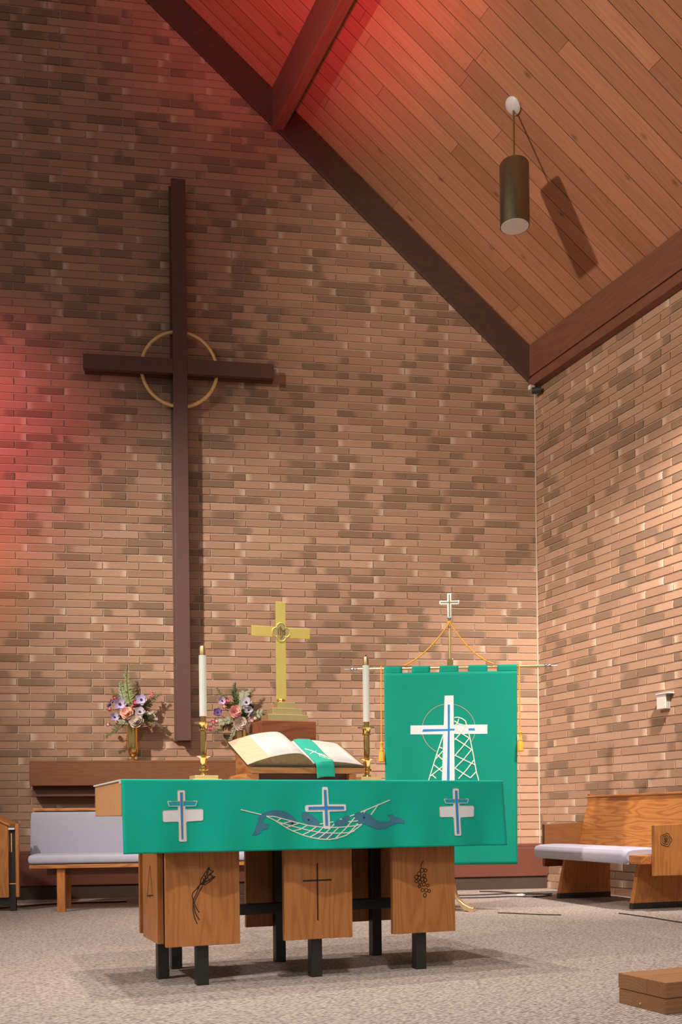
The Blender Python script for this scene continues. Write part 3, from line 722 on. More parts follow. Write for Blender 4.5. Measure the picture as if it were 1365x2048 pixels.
LP = [(-.258, .004), (-.218, .021), (-.158, .0405)] + [(-.158 + .208 * i / 12, .0405 + .020 * math.sin(math.pi * min(1, i / 12 * 1.25) * .62) - .046 * max(0, (i / 12 - .62) / .38) ** 2) for i in range(1, 13)]
RP = [(.301, .004), (.296, .006), (.284, .009)] + [(.284 - .234 * i / 12, .009 + .014 * math.sin(math.pi * .5 * min(1, i / 8)) - .012 * max(0, (i / 12 - .8) / .2) ** 2) for i in range(1, 13)]
book_block('left_pages', LP, False); book_block('right_pages', RP, True)
def RH(x):       # top surface height of the pages at x
    for prof in (LP, RP):
        q = sorted(prof)
        for (a, h0), (b_, h1) in zip(q, q[1:]):
            if a <= x <= b_: return h0 + (h1 - h0) * (x - a) / max(b_ - a, 1e-6)
    return .004
MB().hexa([BKp(-.262, 0, 0), BKp(.306, 0, 0), BKp(.306, .365, 0), BKp(-.262, .365, 0)], [BKp(-.262, 0, .0034), BKp(.306, 0, .0034), BKp(.306, .365, .0034), BKp(-.262, .365, .0034)]).build('cover', M['leather'], bk)
rb = thing('ribbon_marker', 'wide green ribbon marker with a white cross draped down the open book', 'bookmark', AW(-.050, -.255, .9475), AR)
RA, RB = .056, .142
def rpt(u, v):
    x = RA + (RB - RA) * u + .010 * (1 - v)
    if v < .82:
        d = .36 - (.36 - .002) * v / .82
        h = max(RH(max(min(x, .28), -.2)), .012 if x < .08 else 0) + .0022
        h += .004 * math.sin(v * 9) * (u - .5)
        return BKp(x, d, h)
    a = (v - .82) / .18
    p = BKp(x, .002, RH(x) + .0022)
    return (x + .006 * a, p[1] - .006 * min(1, a * 4), p[2] - .068 * a)
rc = MB().grid(rpt, 12, 44).build('ribbon', M['mint'], rb, smooth=True)
sd = rc.modifiers.new('thick', 'SOLIDIFY'); sd.thickness = .0012; sd.offset = 1
def RPt(x, z, off):     # x across the ribbon, z along it (0 bottom edge of book .. 1 top)
    p = rpt((x), 1 - z); return (p[0], p[1] - .0030 - off, p[2] + .0030 + off)
def rstrip(lines, w_, mat, nm):
    m = MB()
    for (u0, v0), (u1, v1) in lines:
        pts = []
        for i in range(9):
            u, v = u0 + (u1 - u0) * i / 8, v0 + (v1 - v0) * i / 8
            p = Vector(rpt(u, v)); pts.append(tuple(p + Vector((0, -st, ct)) * .0022))
        m.tube(pts, w_, 4)
    return m.build(nm, M[mat], rb)
rstrip([((.12, .37), (.80, .66)), ((.08, .56), (.62, .47))], .0026, 'white_cloth', 'cross_motif')
rstrip([((.50, .66), (.62, .54)), ((.62, .54), (.86, .58)), ((.86, .58), (.95, .76)), ((.95, .76), (.50, .66)), ((.58, .60), (.9, .68)), ((.72, .55), (.74, .71))], .0012, 'cream', 'net_motif')
# ------------------------------------------------------------------ banner on its stand
BR = R(-26.4); BO = Vector((3.783, 6.60, 0))
def BP(x, y, z=0): return Matrix.Translation(BO) @ Matrix.Rotation(BR, 4, 'Z') @ Vector((x, y, z))
bs = thing('banner_stand', 'tall gilded banner pole with a cross on top and curved feet behind the altar', 'banner stand', BO, BR)
for k in range(3):
    a = R(-18 + 120 * k); dx, dy = math.cos(a), math.sin(a)
    m = MB(); pts = [(.022, .165), (.030, .125), (.052, .080), (.090, .045), (.135, .022), (.170, .016)]
    n = Vector((-dy, dx, 0)); vs = []
    for r_, z in pts:
        wd = .026 + .014 * r_ / .17; th = .030
        for sgn, zz in ((-1, z + th * .5), (1, z + th * .5), (1, max(.0005, z - th)), (-1, max(.0005, z - th))):
            vs.append((dx * r_ + n.x * wd * sgn, dy * r_ + n.y * wd * sgn, zz))
    fs = [(3, 2, 1, 0)]
    for i in range(len(pts) - 1):
        for q in range(4): fs.append((4 * i + q, 4 * i + (q + 1) % 4, 4 * i + 4 + (q + 1) % 4, 4 * i + 4 + q))
    j = 4 * len(pts) - 4; fs.append((j, j + 1, j + 2, j + 3))
    m.add(vs, fs).build('foot', M['gold'], bs, smooth=True, bevel=.005)
MB().lathe([(.020, .09), (.034, .10), (.034, .165), (.024, .19), (.022, .21), (.014, .215)], 20).build('hub', M['gold'], bs, smooth=True)
MB().tube([(0, 0, .20), (0, 0, 2.14)], .0115, 14).build('pole', M['gold'], bs, smooth=True)
MB().tube([(-.70, -.028, 1.836), (.70, -.028, 1.836)], .0125, 12).build('crossbar', M['gold'], bs, smooth=True)
MB().box(-.022, .022, -.024, .012, 1.825, 1.905).build('bracket', M['brass'], bs, bevel=.004)
for sx in (-1, 1):
    MB().lathe([(.0125, 0), (.018, .006), (.013, .014), (.010, .022), (.018, .034), (.016, .046), (.006, .056), (.004, .10)], 16).xf(
        Matrix.Translation((sx * .70, -.028, 1.836)) @ Matrix.Rotation(sx * R(90), 4, 'Y')).build('finial', M['chrome'], bs, smooth=True)
MB().lathe([(.012, 2.14), (.015, 2.15), (.010, 2.165), (.014, 2.18), (.012, 2.20), (.018, 2.215)], 16).build('collar', M['chrome'], bs, smooth=True)
tc = [(-.017, 2.215), (.017, 2.215), (.017, 2.315), (.070, 2.315), (.076, 2.321), (.076, 2.343), (.070, 2.349), (.017, 2.349), (.017, 2.398), (.010, 2.404), (-.010, 2.404), (-.017, 2.398), (-.017, 2.349), (-.070, 2.349), (-.076, 2.343), (-.076, 2.321), (-.070, 2.315), (-.017, 2.315)]
MB().prism(tc, -.007, .007).build('top_cross', M['chrome'], bs, bevel=.003)
MB().box(-.004, .004, -.0095, -.0072, 2.225, 2.392).box(-.066, .066, -.0093, -.0072, 2.328, 2.336).build('top_cross_groove', M['brass_dark'], bs)

bn = thing('banner', 'large green cloth banner with a white and blue cross and net behind the altar', 'banner', BP(0, 0, 0), BR)
def bwave(x, z):
    h = max(0, min(1, (1.80 - z) / 1.4)); return -.044 - h * (.012 * math.sin(x * 8.5 + .8) + .008 * math.sin(x * 17 + z * 2)) 
def bpt(u, v):
    z = 1.802 + (.352 - 1.802) * v; x = (-.500 + .998 * u); x *= 1 - .012 * v
    return (x - .006 * v, bwave(x, z), z)
bc_ = MB().grid(bpt, 60, 60)
TABS = [(-.500, -.362), (-.290, -.152), (-.082, .060), (.136, .278), (.352, .498)]
for a, b in TABS:
    def tpt(u, v, a=a, b=b):
        x = a + (b - a) * u
        if v < .3: return (x, -.0440, 1.800 + .036 * v / .3)
        if v < .7: th = (v - .3) / .4 * math.pi; return (x, -.028 - .0160 * math.cos(th), 1.836 + .0160 * math.sin(th))
        return (x, -.0120 - .020 * (v - .7) / .3 if False else -.0120, 1.836 - .036 * (v - .7) / .3)
    bc_.grid(tpt, 6, 20)
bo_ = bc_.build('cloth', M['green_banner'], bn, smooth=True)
sd = bo_.modifiers.new('thick', 'SOLIDIFY'); sd.thickness = .0018; sd.offset = 0
def BPT(x, z, off): return (x, bwave(x, z) - .0012 - off, z)
cxr, czr = BRING[0][0] / 1000, BRING[0][1] / 1000
rx = (BRING[1][0] - BRING[0][0]) / 1000; rz_ = (BRING[2][1] - BRING[0][1]) / 1000
def el(a0, a1): return [(cxr + rx * math.cos(R(a0 + (a1 - a0) * i / 40)), czr + rz_ * math.sin(R(a0 + (a1 - a0) * i / 40))) for i in range(41)]
strip([el(-33, 242)], .0042, BPT, .0010).build('ring_applique', M['tan'], bn)
w1 = applique(mmv(BC[0]), .0014, BPT).build('cross_applique', M['white_cloth'], bn)
applique(mmv(BC[1]), .0022, BPT).build('blue_inlay', M['blue'], w1)
applique(mmv(BC[2]), .0022, BPT).build('blue_inlay', M['blue'], w1)
strip([mmv(l) for l in BNET], .0078, BPT, .0028).build('net_applique', M['net_white'], bn)

def gold_cord(name, label, pts, r_):
    t = thing(name, label, 'cord', BP(0, 0, 0), BR)
    MB().tube(pts, r_, 8).build('cord', M['cord'], t, smooth=True); return t
def sagged(p0, p1, sag, n=18):
    p0, p1 = Vector(p0), Vector(p1)
    return [tuple(p0.lerp(p1, i / n) + Vector((0, 0, -sag * 4 * (i / n) * (1 - i / n)))) for i in range(n + 1)]
cd = gold_cord('tasselled_cord', 'long golden cord tied at the pole top with tassels hanging beside the green banner', sagged((0, -.018, 2.178), (-.345, -.046, 1.856), .045), .0056)
MB().tube(sagged((0, -.018, 2.178), (.325, -.046, 1.856), .055), .0056, 8).build('cord', M['cord'], cd, smooth=True)
MB().lathe([(.010, 2.165), (.019, 2.170), (.019, 2.188), (.010, 2.193)], 12).build('knot', M['cord'], cd, smooth=True)
for sx, xx, zt in ((-1, -.520, 1.285), (1, .512, 1.350)):
    MB().tube([(xx, -.028 + .019 * math.cos(a), 1.836 + .019 * math.sin(a)) for a in [2 * math.pi * i / 12 for i in range(12)]], .0050, 6, closed=True).tube([(xx, -.049, 1.830), (xx + .004 * sx, -.050, zt)], .0050, 6).build('cord', M['cord'], cd, smooth=True)
    tz = zt; tx = xx + .004 * sx
    MB().lathe([(.006, 0), (.015, -.012), (.011, -.022), (.012, -.060), (.017, -.066), (.015, -.078), (.020, -.085), (.025, -.150), (.020, -.153)], 14).xf(Matrix.Translation((tx, -.050, tz))).build('tassel', M['cord'], cd, smooth=True)

# ------------------------------------------------------------------ pew along the right wall
PR = -math.atan(.105); PO = Vector((5.013, 6.03, 0))
pw = thing('pew', 'oak pew with carved end panel and lavender seat cushion along the right brick wall', 'pew', PO, PR)
# local: x away from the aisle (towards the wall), y away from the camera
for y0, y1 in ((-.0, .045), (1.085, 1.13)):
    MB().prism([(.0, .045), (.066, .345), (.50, .345), (.50, .045)], y0, y1).build('support', M['oak_v'], pw, bevel=.003)
    MB().prism([(-.004, 0), (.002, .045), (.50, .045), (.50, 0)], y0 - .003, y1 + .003).build('plinth', M['black'], pw, bevel=.002)
for y0, y1, nm in ((-.285, -.240, 0), (1.335, 1.380, 1)):
    p = MB().prism([(.0, .265), (.0, .636), (.46, .652), (.46, .90), (.53, .90), (.53, .265)], y0, y1).build('end_panel', M['oak_v'] if nm == 0 else M['oak_shelf'], pw, bevel=.004)
    if nm == 0:
        m = MB()
        for r_, nn in ((.046, 5), (.031, 5), (.017, 5)):
            m.tube([(.092 + r_ * (1 + .10 * math.cos(nn * a)) * math.cos(a), y0 - .0005, .528 + r_ * (1 + .10 * math.cos(nn * a)) * math.sin(a)) for a in [2 * math.pi * i / 50 for i in range(50)]], .0020, 5, closed=True)
        m.tube([(.092 + .006 * math.cos(a), y0 - .0005, .528 + .006 * math.sin(a)) for a in [2 * math.pi * i / 10 for i in range(10)]], .004, 5, closed=True)
        m.build('carved_rose', M['engrave'], p, smooth=True)
MB().box(-.085, .44, -.239, 1.334, .348, .415).build('seat_board', M['oak_y'], pw, bevel=.006)
MB().hexa([(.335, -.239, .42), (.37, -.239, .42), (.37, 1.334, .42), (.335, 1.334, .42)], [(.440, -.239, .868), (.470, -.239, .868), (.470, 1.334, .868), (.440, 1.334, .868)]).build('backrest', M['oak_y'], pw, bevel=.003)
MB().box(.428, .482, -.239, 1.36, .868, .885).build('back_rail', M['oak_y'], pw, bevel=.004)
def cush(u, v):      # rounded seat cushion wrapped over the board edge
    y = -.085 + 1.405 * u
    prof = [(.33, .418), (.33, .446), (.20, .462), (.05, .466), (-.07, .462), (-.112, .448), (-.128, .42), (-.126, .38), (-.110, .352), (-.088, .344), (-.0865, .352), (-.0865, .412), (.05, .4165)]
    i = v * (len(prof) - 1); k = min(int(i), len(prof) - 2); f = i - k
    x, z = prof[k][0] + (prof[k + 1][0] - prof[k][0]) * f, prof[k][1] + (prof[k + 1][1] - prof[k][1]) * f
    e = min(1, min(u, 1 - u) / .035); e = math.sqrt(max(0, 1 - (1 - e) ** 2))
    if k < 9: z = .417 + (z - .417) * (.72 + .28 * e); x = x + (1 - e) * .018 * (1 if x < 0 else 0)
    return (x, y, z)
ck = MB().grid(cush, 60, 24); n0 = len(ck.v)
ck.f.append(tuple(range(0, n0, 61))); ck.f.append(tuple(range(60, n0, 61)))
ck.build('seat_cushion', M['lavender'], pw, smooth=True)

# ------------------------------------------------------------------ bench on the left
bt = thing('upholstered_bench', 'wooden bench with lavender padded seat and back before the left brick wall', 'bench', (.868, 8.085, 0), WA)
L_ = 1.86
MB().box(0, L_, 0, .47, .343, .373).build('seat_board', M['oak_x'], bt, bevel=.004)
def pad(x0, x1, y0, y1, z0, z1, r_):
    m = MB(); n = 10
    def rr(t):   # superellipse cross-section in y, z
        a = 2 * math.pi * t; c, s = math.cos(a), math.sin(a); e = .35
        return (y0 + y1) / 2 + (y1 - y0) / 2 * math.copysign(abs(c) ** e, c), (z0 + z1) / 2 + (z1 - z0) / 2 * math.copysign(abs(s) ** e, s)
    N, K = 36, 24
    xs = [x0 + r_ * (1 - math.cos(math.pi / 2 * i / 6)) for i in range(7)] + [x1 - r_ * (1 - math.cos(math.pi / 2 * i / 6)) for i in range(6, -1, -1)]
    sc2 = [1 - (r_ * (1 - math.sin(math.pi / 2 * i / 6))) / min(y1 - y0, z1 - z0) * 1.4 for i in range(7)]; sc2 = sc2 + sc2[::-1]
    vs = []
    for x, k in zip(xs, sc2):
        for j in range(N):
            y, z = rr(j / N); k = max(.05, k); d = (1 - k) * min(y1 - y0, z1 - z0) / 2
            vs.append((x, y - math.copysign(min(d, abs(y - (y0 + y1) / 2)), y - (y0 + y1) / 2), z - math.copysign(min(d, abs(z - (z0 + z1) / 2)), z - (z0 + z1) / 2)))
    fs = [(i * N + j, i * N + (j + 1) % N, (i + 1) * N + (j + 1) % N, (i + 1) * N + j) for i in range(len(xs) - 1) for j in range(N)]
    fs += [tuple(range(N)), tuple((len(xs) - 1) * N + j for j in range(N))]
    return m.add(vs, fs)
pad(-.008, L_, -.012, .43, .374, .452, .03).build('seat_cushion', M['lavender'], bt, smooth=True)
bp = pad(-.055, L_, .405, .465, .40, .790, .03); bp.v = [(x, y + (z - .40) * .12, z) for x, y, z in bp.v]
bp.build('back_cushion', M['grey_lavender'], bt, smooth=True)
MB().hexa([(-.04, .468, .34), (L_, .468, .34), (L_, .490, .34), (-.04, .490, .34)], [(-.04, .522, .795), (L_, .522, .795), (L_, .545, .795), (-.04, .545, .795)]).build('back_board', M['oak_x'], bt, bevel=.003)
MB().box(-.035, L_, .452, .55, .795, .818).build('top_rail', M['oak_x'], bt, bevel=.004)
for x in (.205, 1.55):
    for y in (.03, .40): MB().box(x, x + .062, y, y + .05, 0, .3425).build('leg', M['oak_v'], bt, bevel=.003)
MB().box(.12, L_ - .1, .10, .125, .285, .342).build('apron', M['oak_cleat'], bt, bevel=.003)

# ------------------------------------------------------------------ reading desk cut off by the left edge
am = thing('reading_desk', 'oak panelled reading desk with black posts cut off by the left picture edge', 'lectern', (.79, 8.34, 0), WA)
MB().prism([(-.52, .11), (-.046, .11), (-.046, .680), (-.52, .915)], -.03, 0).build('side_panel', M['oak_v'], am, bevel=.003)
sl = (.915 - .680) / .474
MB().prism([(-.53, .920), (-.030, .920 - .50 * sl), (-.030, .938 - .50 * sl), (-.53, .938)], -.045, .45).build('sloped_top', M['oak_x'], am, bevel=.003)
MB().box(-.044, .004, .002, .050, 0, .648).build('post', M['black'], am, bevel=.003)
MB().box(-.50, -.45, .002, .050, 0, .70).build('post', M['black'], am, bevel=.003)
MB().box(-.50, .004, .004, .045, .045, .105).build('base_rail', M['black'], am, bevel=.003)
MB().box(.006, .032, -.020, .035, .112, .692).build('end_panel', M['oak_v'], am, bevel=.003)
MB().box(-.030, -.022, -.004, .0015, .47, .62).build('batten', M['oak_light'], am)
MB().box(-.044, .004, -.006, .0015, .214, .222).build('batten', M['oak_light'], am)
hb = MB().box(-.045, .002, -.03, .05, .0, .014).build('folded_paper', M['linen'], loc=Vector((.79, 8.34, .6485)), rz=WA)
tag(hb, 'folded white paper lying on the black post of the left reading desk', 'paper')

# ------------------------------------------------------------------ timber block at the lower right
tb = thing('timber_block', 'low block of two stacked brown timbers on the carpet at the lower right corner', 'wooden block', (2.484, 2.816, 0), 0)
def timber():
    m, nt, b = nodes('end_grain_timber'); v = coord(nt)
    wv = nt.nodes.new('ShaderNodeTexWave'); wv.wave_type = 'RINGS'; wv.rings_direction = 'X'; wv.inputs['Scale'].default_value = 26; wv.inputs['Distortion'].default_value = 3; wv.inputs['Detail'].default_value = 3; wv.inputs['Detail Scale'].default_value = 2
    lk(nt, mapping(nt, v, (.12, 1, 1), loc=(0, -.20, .12)), wv.inputs['Vector'])
    n = noise(nt, mapping(nt, v, (8, 120, 120)), 1, 3)
    f = mth(nt, 'ADD', mth(nt, 'MULTIPLY', wv.outputs[1], .22), mth(nt, 'MULTIPLY', n, .70))
    lk(nt, ramp(nt, [(.2, (.25, .11, .045)), (.8, (.40, .195, .085))], f), b.inputs['Base Color']); b.inputs['Roughness'].default_value = .5
    return m
M['timber'] = timber()
MB().box(.0, .80, .002, .258, 0, .0560).build('lower_timber', M['timber'], tb, bevel=.002)
MB().box(-.001, .80, .0, .0985, .0575, .115).build('upper_timber', M['timber'], tb, bevel=.002)
MB().box(-.001, .80, .0995, .26, .0575, .115).build('upper_timber', M['timber'], tb, bevel=.002)
MB().box(.004, .79, .006, .254, .0561, .0574).build('glue_joint', M['engrave'], tb)
MB().tube([(-.0006, .135, .018), (-.004, .135, .018)], .004, 8).build('screw', M['brass_pale'], tb)

# ------------------------------------------------------------------ vases and flowers on the shelf
ZS = 1.2545
def vase(s, off, label):
    t = thing('flower_vase', label, 'vase', WP(s, off, ZS), WA)
    MB().lathe([(.060, 0), (.062, .006), (.055, .012), (.020, .017), (.012, .024)], 28).build('foot', M['brass'], t, smooth=True)
    MB().lathe([(.012, .024), (.017, .034), (.012, .040), (.032, .050), (.046, .078), (.052, .120), (.0545, .20), (.0545, .325), (.056, .330), (.052, .330), (.050, .20), (.034, .08)], 32).build('bowl', M['brass'], t, smooth=True)
    return t
vase(3.945, .142, 'slender brass vase with flowers on the shelf left of the big cross')
vase(2.960, .142, 'slender brass vase with flowers on the shelf right of the big cross')
def petal_mat(name, c1, c2=None):
    m, nt, b = nodes(name); c2 = c2 or tuple(x * .7 for x in c1)
    lk(nt, mix(nt, noise(nt, coord(nt), 40, 3), c1, c2), b.inputs['Base Color']); b.inputs['Roughness'].default_value = .7
    b.inputs['Specular IOR Level'].default_value = .2; return m
PM = dict(peach=petal_mat('peach_petals', (.90, .58, .47), (.86, .50, .40)), cream=petal_mat('cream_petals', (.70, .58, .50), (.60, .48, .40)), lilac=petal_mat('lilac_petals', (.60, .50, .72), (.50, .40, .62)), pale=petal_mat('greyed_lilac_petals', (.56, .50, .58), (.45, .40, .46)),
          hot=petal_mat('hot_pink_petals', (.80, .075, .19), (.68, .16, .22)), pink=petal_mat('pink_petals', (.78, .27, .36), (.70, .20, .28)), blush=petal_mat('blush_petals', (.80, .48, .52), (.74, .40, .44)), coral=petal_mat('coral_berries', (.66, .16, .13), (.58, .22, .18)),
          rose=petal_mat('rose_pink_petals', (.88, .50, .44), (.84, .42, .37)), purple=petal_mat('purple_petals', (.20, .11, .30), (.15, .08, .23)), eye=petal_mat('flower_centre', (.05, .05, .07)),
          stem=petal_mat('flower_stem', (.10, .14, .05)), fern=petal_mat('pale_fern', (.36, .42, .17), (.26, .30, .12)), olive=petal_mat('olive_sprig', (.24, .19, .08), (.17, .13, .06)), dark=petal_mat('dark_leaf', (.035, .085, .018), (.03, .05, .02)), sage=petal_mat('sage_leaf', (.42, .42, .30), (.34, .33, .24)), mintleaf=petal_mat('mint_leaf', (.40, .52, .33), (.34, .42, .25)))
rf = random.Random(21)
def petal(m, c, dirv, up, ln, wd, cup, n=4):
    dirv = dirv.normalized(); side = up.cross(dirv).normalized(); nrm_ = dirv.cross(side)
    vs = []
    for j in range(n + 1):
        v = j / n; ww = wd * math.sin(math.pi * (.18 + .74 * v)) ** .8
        for i in range(n + 1):
            u = i / n * 2 - 1
            vs.append(tuple(c + dirv * ln * v + side * ww * u + up * (cup * ln * v * v + .25 * ww * u * u)))
    m.add(vs, [(j * (n + 1) + i, j * (n + 1) + i + 1, (j + 1) * (n + 1) + i + 1, (j + 1) * (n + 1) + i) for j in range(n) for i in range(n)])
def basis(f):
    f = f.normalized(); a = Vector((0, 0, 1)).cross(f)
    a = a.normalized() if a.length > 1e-3 else Vector((1, 0, 0)); return a, f.cross(a)
def flower(kind, name, label, s, off, z, r_, col, vs_, cat='flower', face=None, group=None):
    """vs_ = vase (s, off): the stem runs from the head into the vase mouth"""
    o = WP(s, off, z); t = thing(name, label, cat, o, WA, group)
    f = Vector(face or (rf.uniform(-.3, .3), -1, rf.uniform(-.1, .45))).normalized(); a, b = basis(f)
    m = MB()
    if kind == 'rose':
        for ring_, (n, ln, wd, cup, rt) in enumerate(((6, 1.0, .62, .30, .2), (6, .82, .58, .62, .22), (5, .60, .46, 1.05, .18), (4, .42, .34, 1.7, .10))):
            for k in range(n):
                an = 2 * math.pi * (k + .5 * ring_) / n + rf.uniform(-.12, .12); d = a * math.cos(an) + b * math.sin(an)
                petal(m, f * (r_ * .10 * ring_) + d * r_ * .06, d, f, r_ * ln, r_ * wd, cup)
        m.build('petals', PM[col], t, smooth=True)
        MB().tube([tuple(f * r_ * .1), tuple(f * r_ * .62)], [r_ * .22, r_ * .10], 8).build('heart', PM['rose' if col != 'cream' else 'cream'], t, smooth=True)
    elif kind == 'anemone':
        for ring_, (n, ln, cup) in enumerate(((5, 1.0, .35), (4, .85, .6))):
            for k in range(n):
                an = 2 * math.pi * (k + .5 * ring_) / n; d = a * math.cos(an) + b * math.sin(an)
                petal(m, f * r_ * .06 * ring_ + d * r_ * .08, d, f, r_ * ln, r_ * .52, cup)
        m.build('petals', PM[col], t, smooth=True)
        MB().lathe([(r_ * .02, -r_ * .1), (r_ * .24, 0), (r_ * .22, r_ * .14), (r_ * .08, r_ * .22)], 10).xf(Vector((0, 0, 1)).rotation_difference(f).to_matrix().to_4x4()).xf(Matrix.Translation(f * r_ * .16)).build('eye', PM['eye'], t, smooth=True)
    elif kind == 'bud':
        for k in range(4):
            an = 2 * math.pi * k / 4; d = a * math.cos(an) + b * math.sin(an)
            petal(m, d * r_ * .15 - f * r_ * .5, (d * .55 + f), d * -.4 + f * .2, r_ * 1.5, r_ * .72, .5)
        m.lathe([(r_ * .2, -r_ * .8), (r_ * .62, -r_ * .3), (r_ * .66, r_ * .2), (r_ * .3, r_ * .7), (r_ * .05, r_ * .8)], 10)
        m.build('petals', PM[col], t, smooth=True)
    elif kind == 'berries':
        for k in range(5): 
            c = Vector((rf.uniform(-1, 1), rf.uniform(-.6, .6), rf.uniform(-1, 1))) * r_ * .8; m.lathe([(r_ * .05, -r_ * .36), (r_ * .34, -r_ * .1), (r_ * .30, r_ * .2), (r_ * .04, r_ * .36)], 8, c)
        m.build('berries', PM[col], t, smooth=True)
    elif kind in ('fern', 'leaf'):
        # r_ is the length, face the growing direction
        g = f; p0 = Vector((0, 0, 0)); N = 22 if kind == 'fern' else 9
        side = g.cross(Vector((0, 1, 0))).normalized(); dep = side.cross(g)
        bend = [g * r_ * k / N + dep * 0 + side * (.10 * r_ * math.sin(2.2 * k / N)) for k in range(N + 1)]
        for k in range(1, N + 1):
            for sg in (-1, 1):
                q = rf.uniform(-.5, .5); d = (side * sg + g * rf.uniform(.5, 1.0) + dep * q)
                if kind == 'fern':
                    ln = r_ * .24 * (1 - .65 * k / N) * rf.uniform(.6, 1.2); petal(m, bend[k], d, dep, ln, ln * .15, .1, 2)
                    petal(m, bend[k], d + dep * rf.uniform(-1.2, 1.2), dep, ln * .7, ln * .13, .1, 2)
                else:
                    ln = r_ * .34 * rf.uniform(.75, 1.15); petal(m, bend[k], d, dep, ln, ln * .26, .15, 3)
        m.build('leaves', PM[col], t, smooth=True)
        MB().tube([tuple(p) for p in bend], r_ * .010 + .0004, 5).build('rachis', PM['stem'], t)
    mouth = WP(vs_[0] + rf.uniform(-.018, .018), vs_[1] + rf.uniform(-.018, .018), ZS + .27)
    inv = (Matrix.Translation(o) @ Matrix.Rotation(WA, 4, 'Z')).inverted(); e = inv @ mouth
    st_ = -f * r_ * .2 if kind not in ('fern', 'leaf') else Vector((0, 0, 0))
    mid = st_.lerp(e, .55) + Vector((0, 0, .01)); 
    MB().tube([tuple(st_), tuple(mid), tuple(e)], .0016, 5).build('stem', PM['stem'], t)
    return t
V1, V2 = (3.945, .142), (2.960, .142)
LFT = [
 ('rose', 'peach_rose', 'peach rose at the centre of the left bouquet', 3.990, .21, 1.684, .056, 'peach'),
 ('rose', 'cream_rose', 'large cream rose hanging over the left vase rim', 3.904, .21, 1.608, .064, 'cream'),
 ('anemone', 'lilac_anemone', 'biggest lilac anemone, upper left of the peach rose in the left bouquet', 4.058, .19, 1.772, .046, 'lilac'),
 ('anemone', 'lilac_anemone', 'lilac anemone at the upper right of the left bouquet', 3.862, .19, 1.811, .042, 'lilac'),
 ('anemone', 'lilac_anemone', 'small lilac anemone at the lower left of the left bouquet', 4.106, .18, 1.653, .034, 'lilac'),
 ('anemone', 'grey_anemone', 'greyish white anemone with dark eye right of the peach rose', 3.878, .20, 1.697, .040, 'pale'),
 ('bud', 'pink_bud', 'hot pink tulip like bud above the peach rose in the left bouquet', 3.917, .18, 1.780, .026, 'hot'),
 ('bud', 'pink_bud', 'hot pink bud at the top left of the left bouquet', 4.104, .15, 1.829, .020, 'hot'),
 ('bud', 'pink_bud', 'rose pink bud on the far left of the left bouquet at mid height', 4.150, .15, 1.725, .019, 'pink'),
 ('bud', 'pink_bud', 'pale blush bud at the bottom left tip of the left bouquet', 4.164, .16, 1.591, .021, 'blush'),
 ('bud', 'pink_bud', 'beige blush bud at the right tip of the left bouquet', 3.735, .15, 1.640, .022, 'cream'),
 ('bud', 'pink_bud', 'beige bud between grey anemone and right tip of the left bouquet', 3.795, .17, 1.680, .024, 'cream'),
 ('berries', 'coral_berries', 'topmost coral berry cluster at the right of the left bouquet', 3.757, .14, 1.892, .020, 'pink'),
 ('berries', 'coral_berries', 'coral berry cluster just under the topmost one in the left bouquet', 3.776, .14, 1.855, .020, 'pink'),
 ('berries', 'coral_berries', 'small coral berries touching the upper right lilac anemone', 3.812, .15, 1.823, .015, 'coral'),
 ('berries', 'coral_berries', 'dusky pink cluster just above the peach rose of the left bouquet', 3.925, .17, 1.728, .030, 'coral'),
 ('berries', 'purple_sprig', 'dark purple sprig on the left side of the left bouquet', 4.136, .15, 1.783, .034, 'purple'),
 ('leaf', 'leaf_cluster', 'dark green leaf cluster right of the cream rose in the left bouquet', 3.87, .16, 1.655, .10, 'dark', (.9, -.3, -.12)),
 ('leaf', 'leaf_cluster', 'pale sage leaves left of the cream rose in the left bouquet', 3.96, .18, 1.615, .12, 'sage', (-1, -.3, .0)),
 ('leaf', 'leaf_cluster', 'sage leaves reaching right from the left bouquet', 3.87, .15, 1.665, .14, 'sage', (1, -.1, .06)),
 ('fern', 'fern_plume', 'tall pale green fern plume at the top of the left bouquet', 3.955, .13, 1.74, .34, 'fern', (-.02, 0, 1)),
 ('fern', 'fern_plume', 'short mint tipped fern left of the tall plume in the left bouquet', 4.00, .13, 1.76, .22, 'mintleaf', (-.15, -.05, 1)),
 ('fern', 'fern_plume', 'broad olive fern behind the peach rose in the left bouquet', 3.935, .12, 1.70, .26, 'olive', (.15, .0, 1)),
 ('fern', 'fern_plume', 'dark olive fern leaning left in the left bouquet', 4.00, .12, 1.72, .24, 'olive', (-.55, .0, 1)),
 ('fern', 'fern_plume', 'olive fern leaning far right under the coral berries', 3.88, .13, 1.70, .26, 'olive', (1, .0, .75)),
 ('fern', 'fern_plume', 'drooping olive fern at the lower left of the left bouquet', 4.02, .16, 1.62, .22, 'olive', (-1, -.1, -.75)),
 ('fern', 'fern_plume', 'drooping olive fern at the lower right of the left bouquet', 3.86, .15, 1.63, .20, 'olive', (1, -.1, -.45)),
]
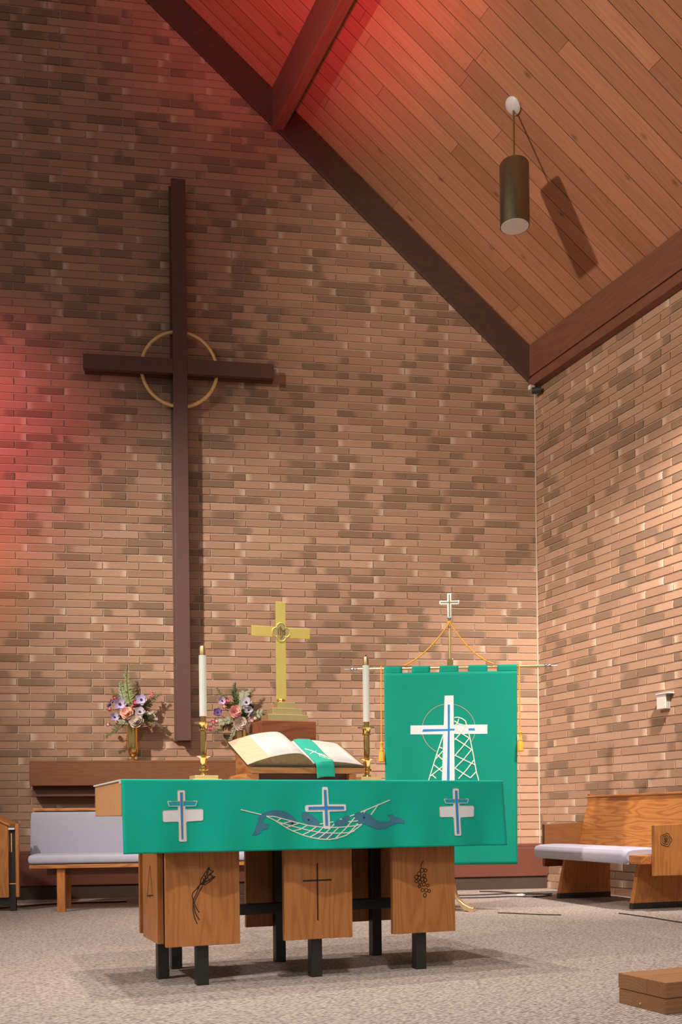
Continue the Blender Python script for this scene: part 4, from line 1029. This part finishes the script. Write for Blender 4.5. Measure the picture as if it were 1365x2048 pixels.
RGT = [
 ('rose', 'pink_rose', 'rose pink rose at the centre of the right bouquet', 3.012, .21, 1.697, .058, 'rose'),
 ('rose', 'cream_rose', 'large cream rose hanging over the right vase rim', 2.962, .21, 1.592, .062, 'cream'),
 ('anemone', 'grey_anemone', 'upper pale lilac anemone on the right side of the right bouquet', 2.904, .19, 1.791, .042, 'pale'),
 ('anemone', 'grey_anemone', 'lower pale lilac anemone on the right side of the right bouquet', 2.886, .19, 1.719, .034, 'pale'),
 ('anemone', 'lilac_anemone', 'lilac anemone at the upper left of the right bouquet', 3.128, .17, 1.810, .032, 'lilac'),
 ('bud', 'pink_bud', 'rose pink bud beside the upper left lilac anemone of the right bouquet', 3.083, .18, 1.803, .024, 'pink'),
 ('bud', 'pink_bud', 'blush bud with a crimson heart at the left of the right bouquet', 3.113, .18, 1.759, .022, 'blush'),
 ('bud', 'pink_bud', 'red bud peeping over the pink rose of the right bouquet', 2.998, .18, 1.755, .022, 'coral'),
 ('anemone', 'lilac_anemone', 'greyed purple anemone at the left of the right bouquet', 3.169, .16, 1.702, .034, 'purple'),
 ('bud', 'pink_bud', 'coral bud at the left tip of the right bouquet beside the candlestick', 3.210, .16, 1.612, .024, 'pink'),
 ('bud', 'pink_bud', 'blush bud touching the coral bud in the right bouquet', 3.178, .17, 1.624, .024, 'blush'),
 ('bud', 'pink_bud', 'lowest coral bud of the right bouquet next to the candlestick pan', 3.237, .16, 1.551, .022, 'pink'),
 ('bud', 'pink_bud', 'pale pink bud right of the cream rose in the right bouquet', 2.865, .18, 1.618, .026, 'blush'),
 ('bud', 'pink_bud', 'cream bud at the right tip of the right bouquet', 2.823, .16, 1.651, .026, 'cream'),
 ('leaf', 'leaf_cluster', 'pale sage leaves reaching right in front of the oak block', 2.90, .15, 1.655, .16, 'sage', (1, -.1, .22)),
 ('leaf', 'leaf_cluster', 'grey sage leaves standing up behind the pale anemones', 2.94, .14, 1.72, .20, 'sage', (.25, 0, 1)),
 ('leaf', 'leaf_cluster', 'grey sage leaves left of the cream rose in the right bouquet', 3.03, .18, 1.64, .15, 'sage', (-1, -.2, -.15)),
 ('leaf', 'leaf_cluster', 'dark green leaves between the roses and pale anemones of the right bouquet', 2.95, .14, 1.67, .16, 'dark', (.6, -.1, .6)),
 ('fern', 'fern_plume', 'dark green fern at the top of the right bouquet', 2.985, .12, 1.74, .24, 'dark', (.0, 0, 1)),
 ('fern', 'fern_plume', 'olive fern leaning left at the top of the right bouquet', 3.03, .12, 1.74, .24, 'olive', (-.6, 0, 1)),
 ('fern', 'fern_plume', 'olive fern leaning right at the top of the right bouquet', 2.93, .12, 1.74, .22, 'olive', (.7, 0, 1)),
 ('fern', 'fern_plume', 'drooping olive fern at the lower left of the right bouquet', 3.05, .15, 1.62, .20, 'olive', (-1, -.1, -.6)),
 ('fern', 'fern_plume', 'drooping sage fern left of the right vase', 3.00, .17, 1.60, .17, 'sage', (-.5, -.2, -1)),
]
for lst, vz in ((LFT, V1), (RGT, V2)):
    for e in lst:
        kd, nm, lb, s_, off_, z_, r2, cl = e[:8]
        r2 *= {'anemone': 1.18, 'bud': 1.25, 'berries': 1.15, 'rose': 1.04, 'leaf': .82}.get(kd, 1)
        flower(kd, nm, lb, s_, off_, z_, r2, cl, vz, 'foliage' if kd in ('fern', 'leaf') else 'flower', e[8] if len(e) > 8 else None)
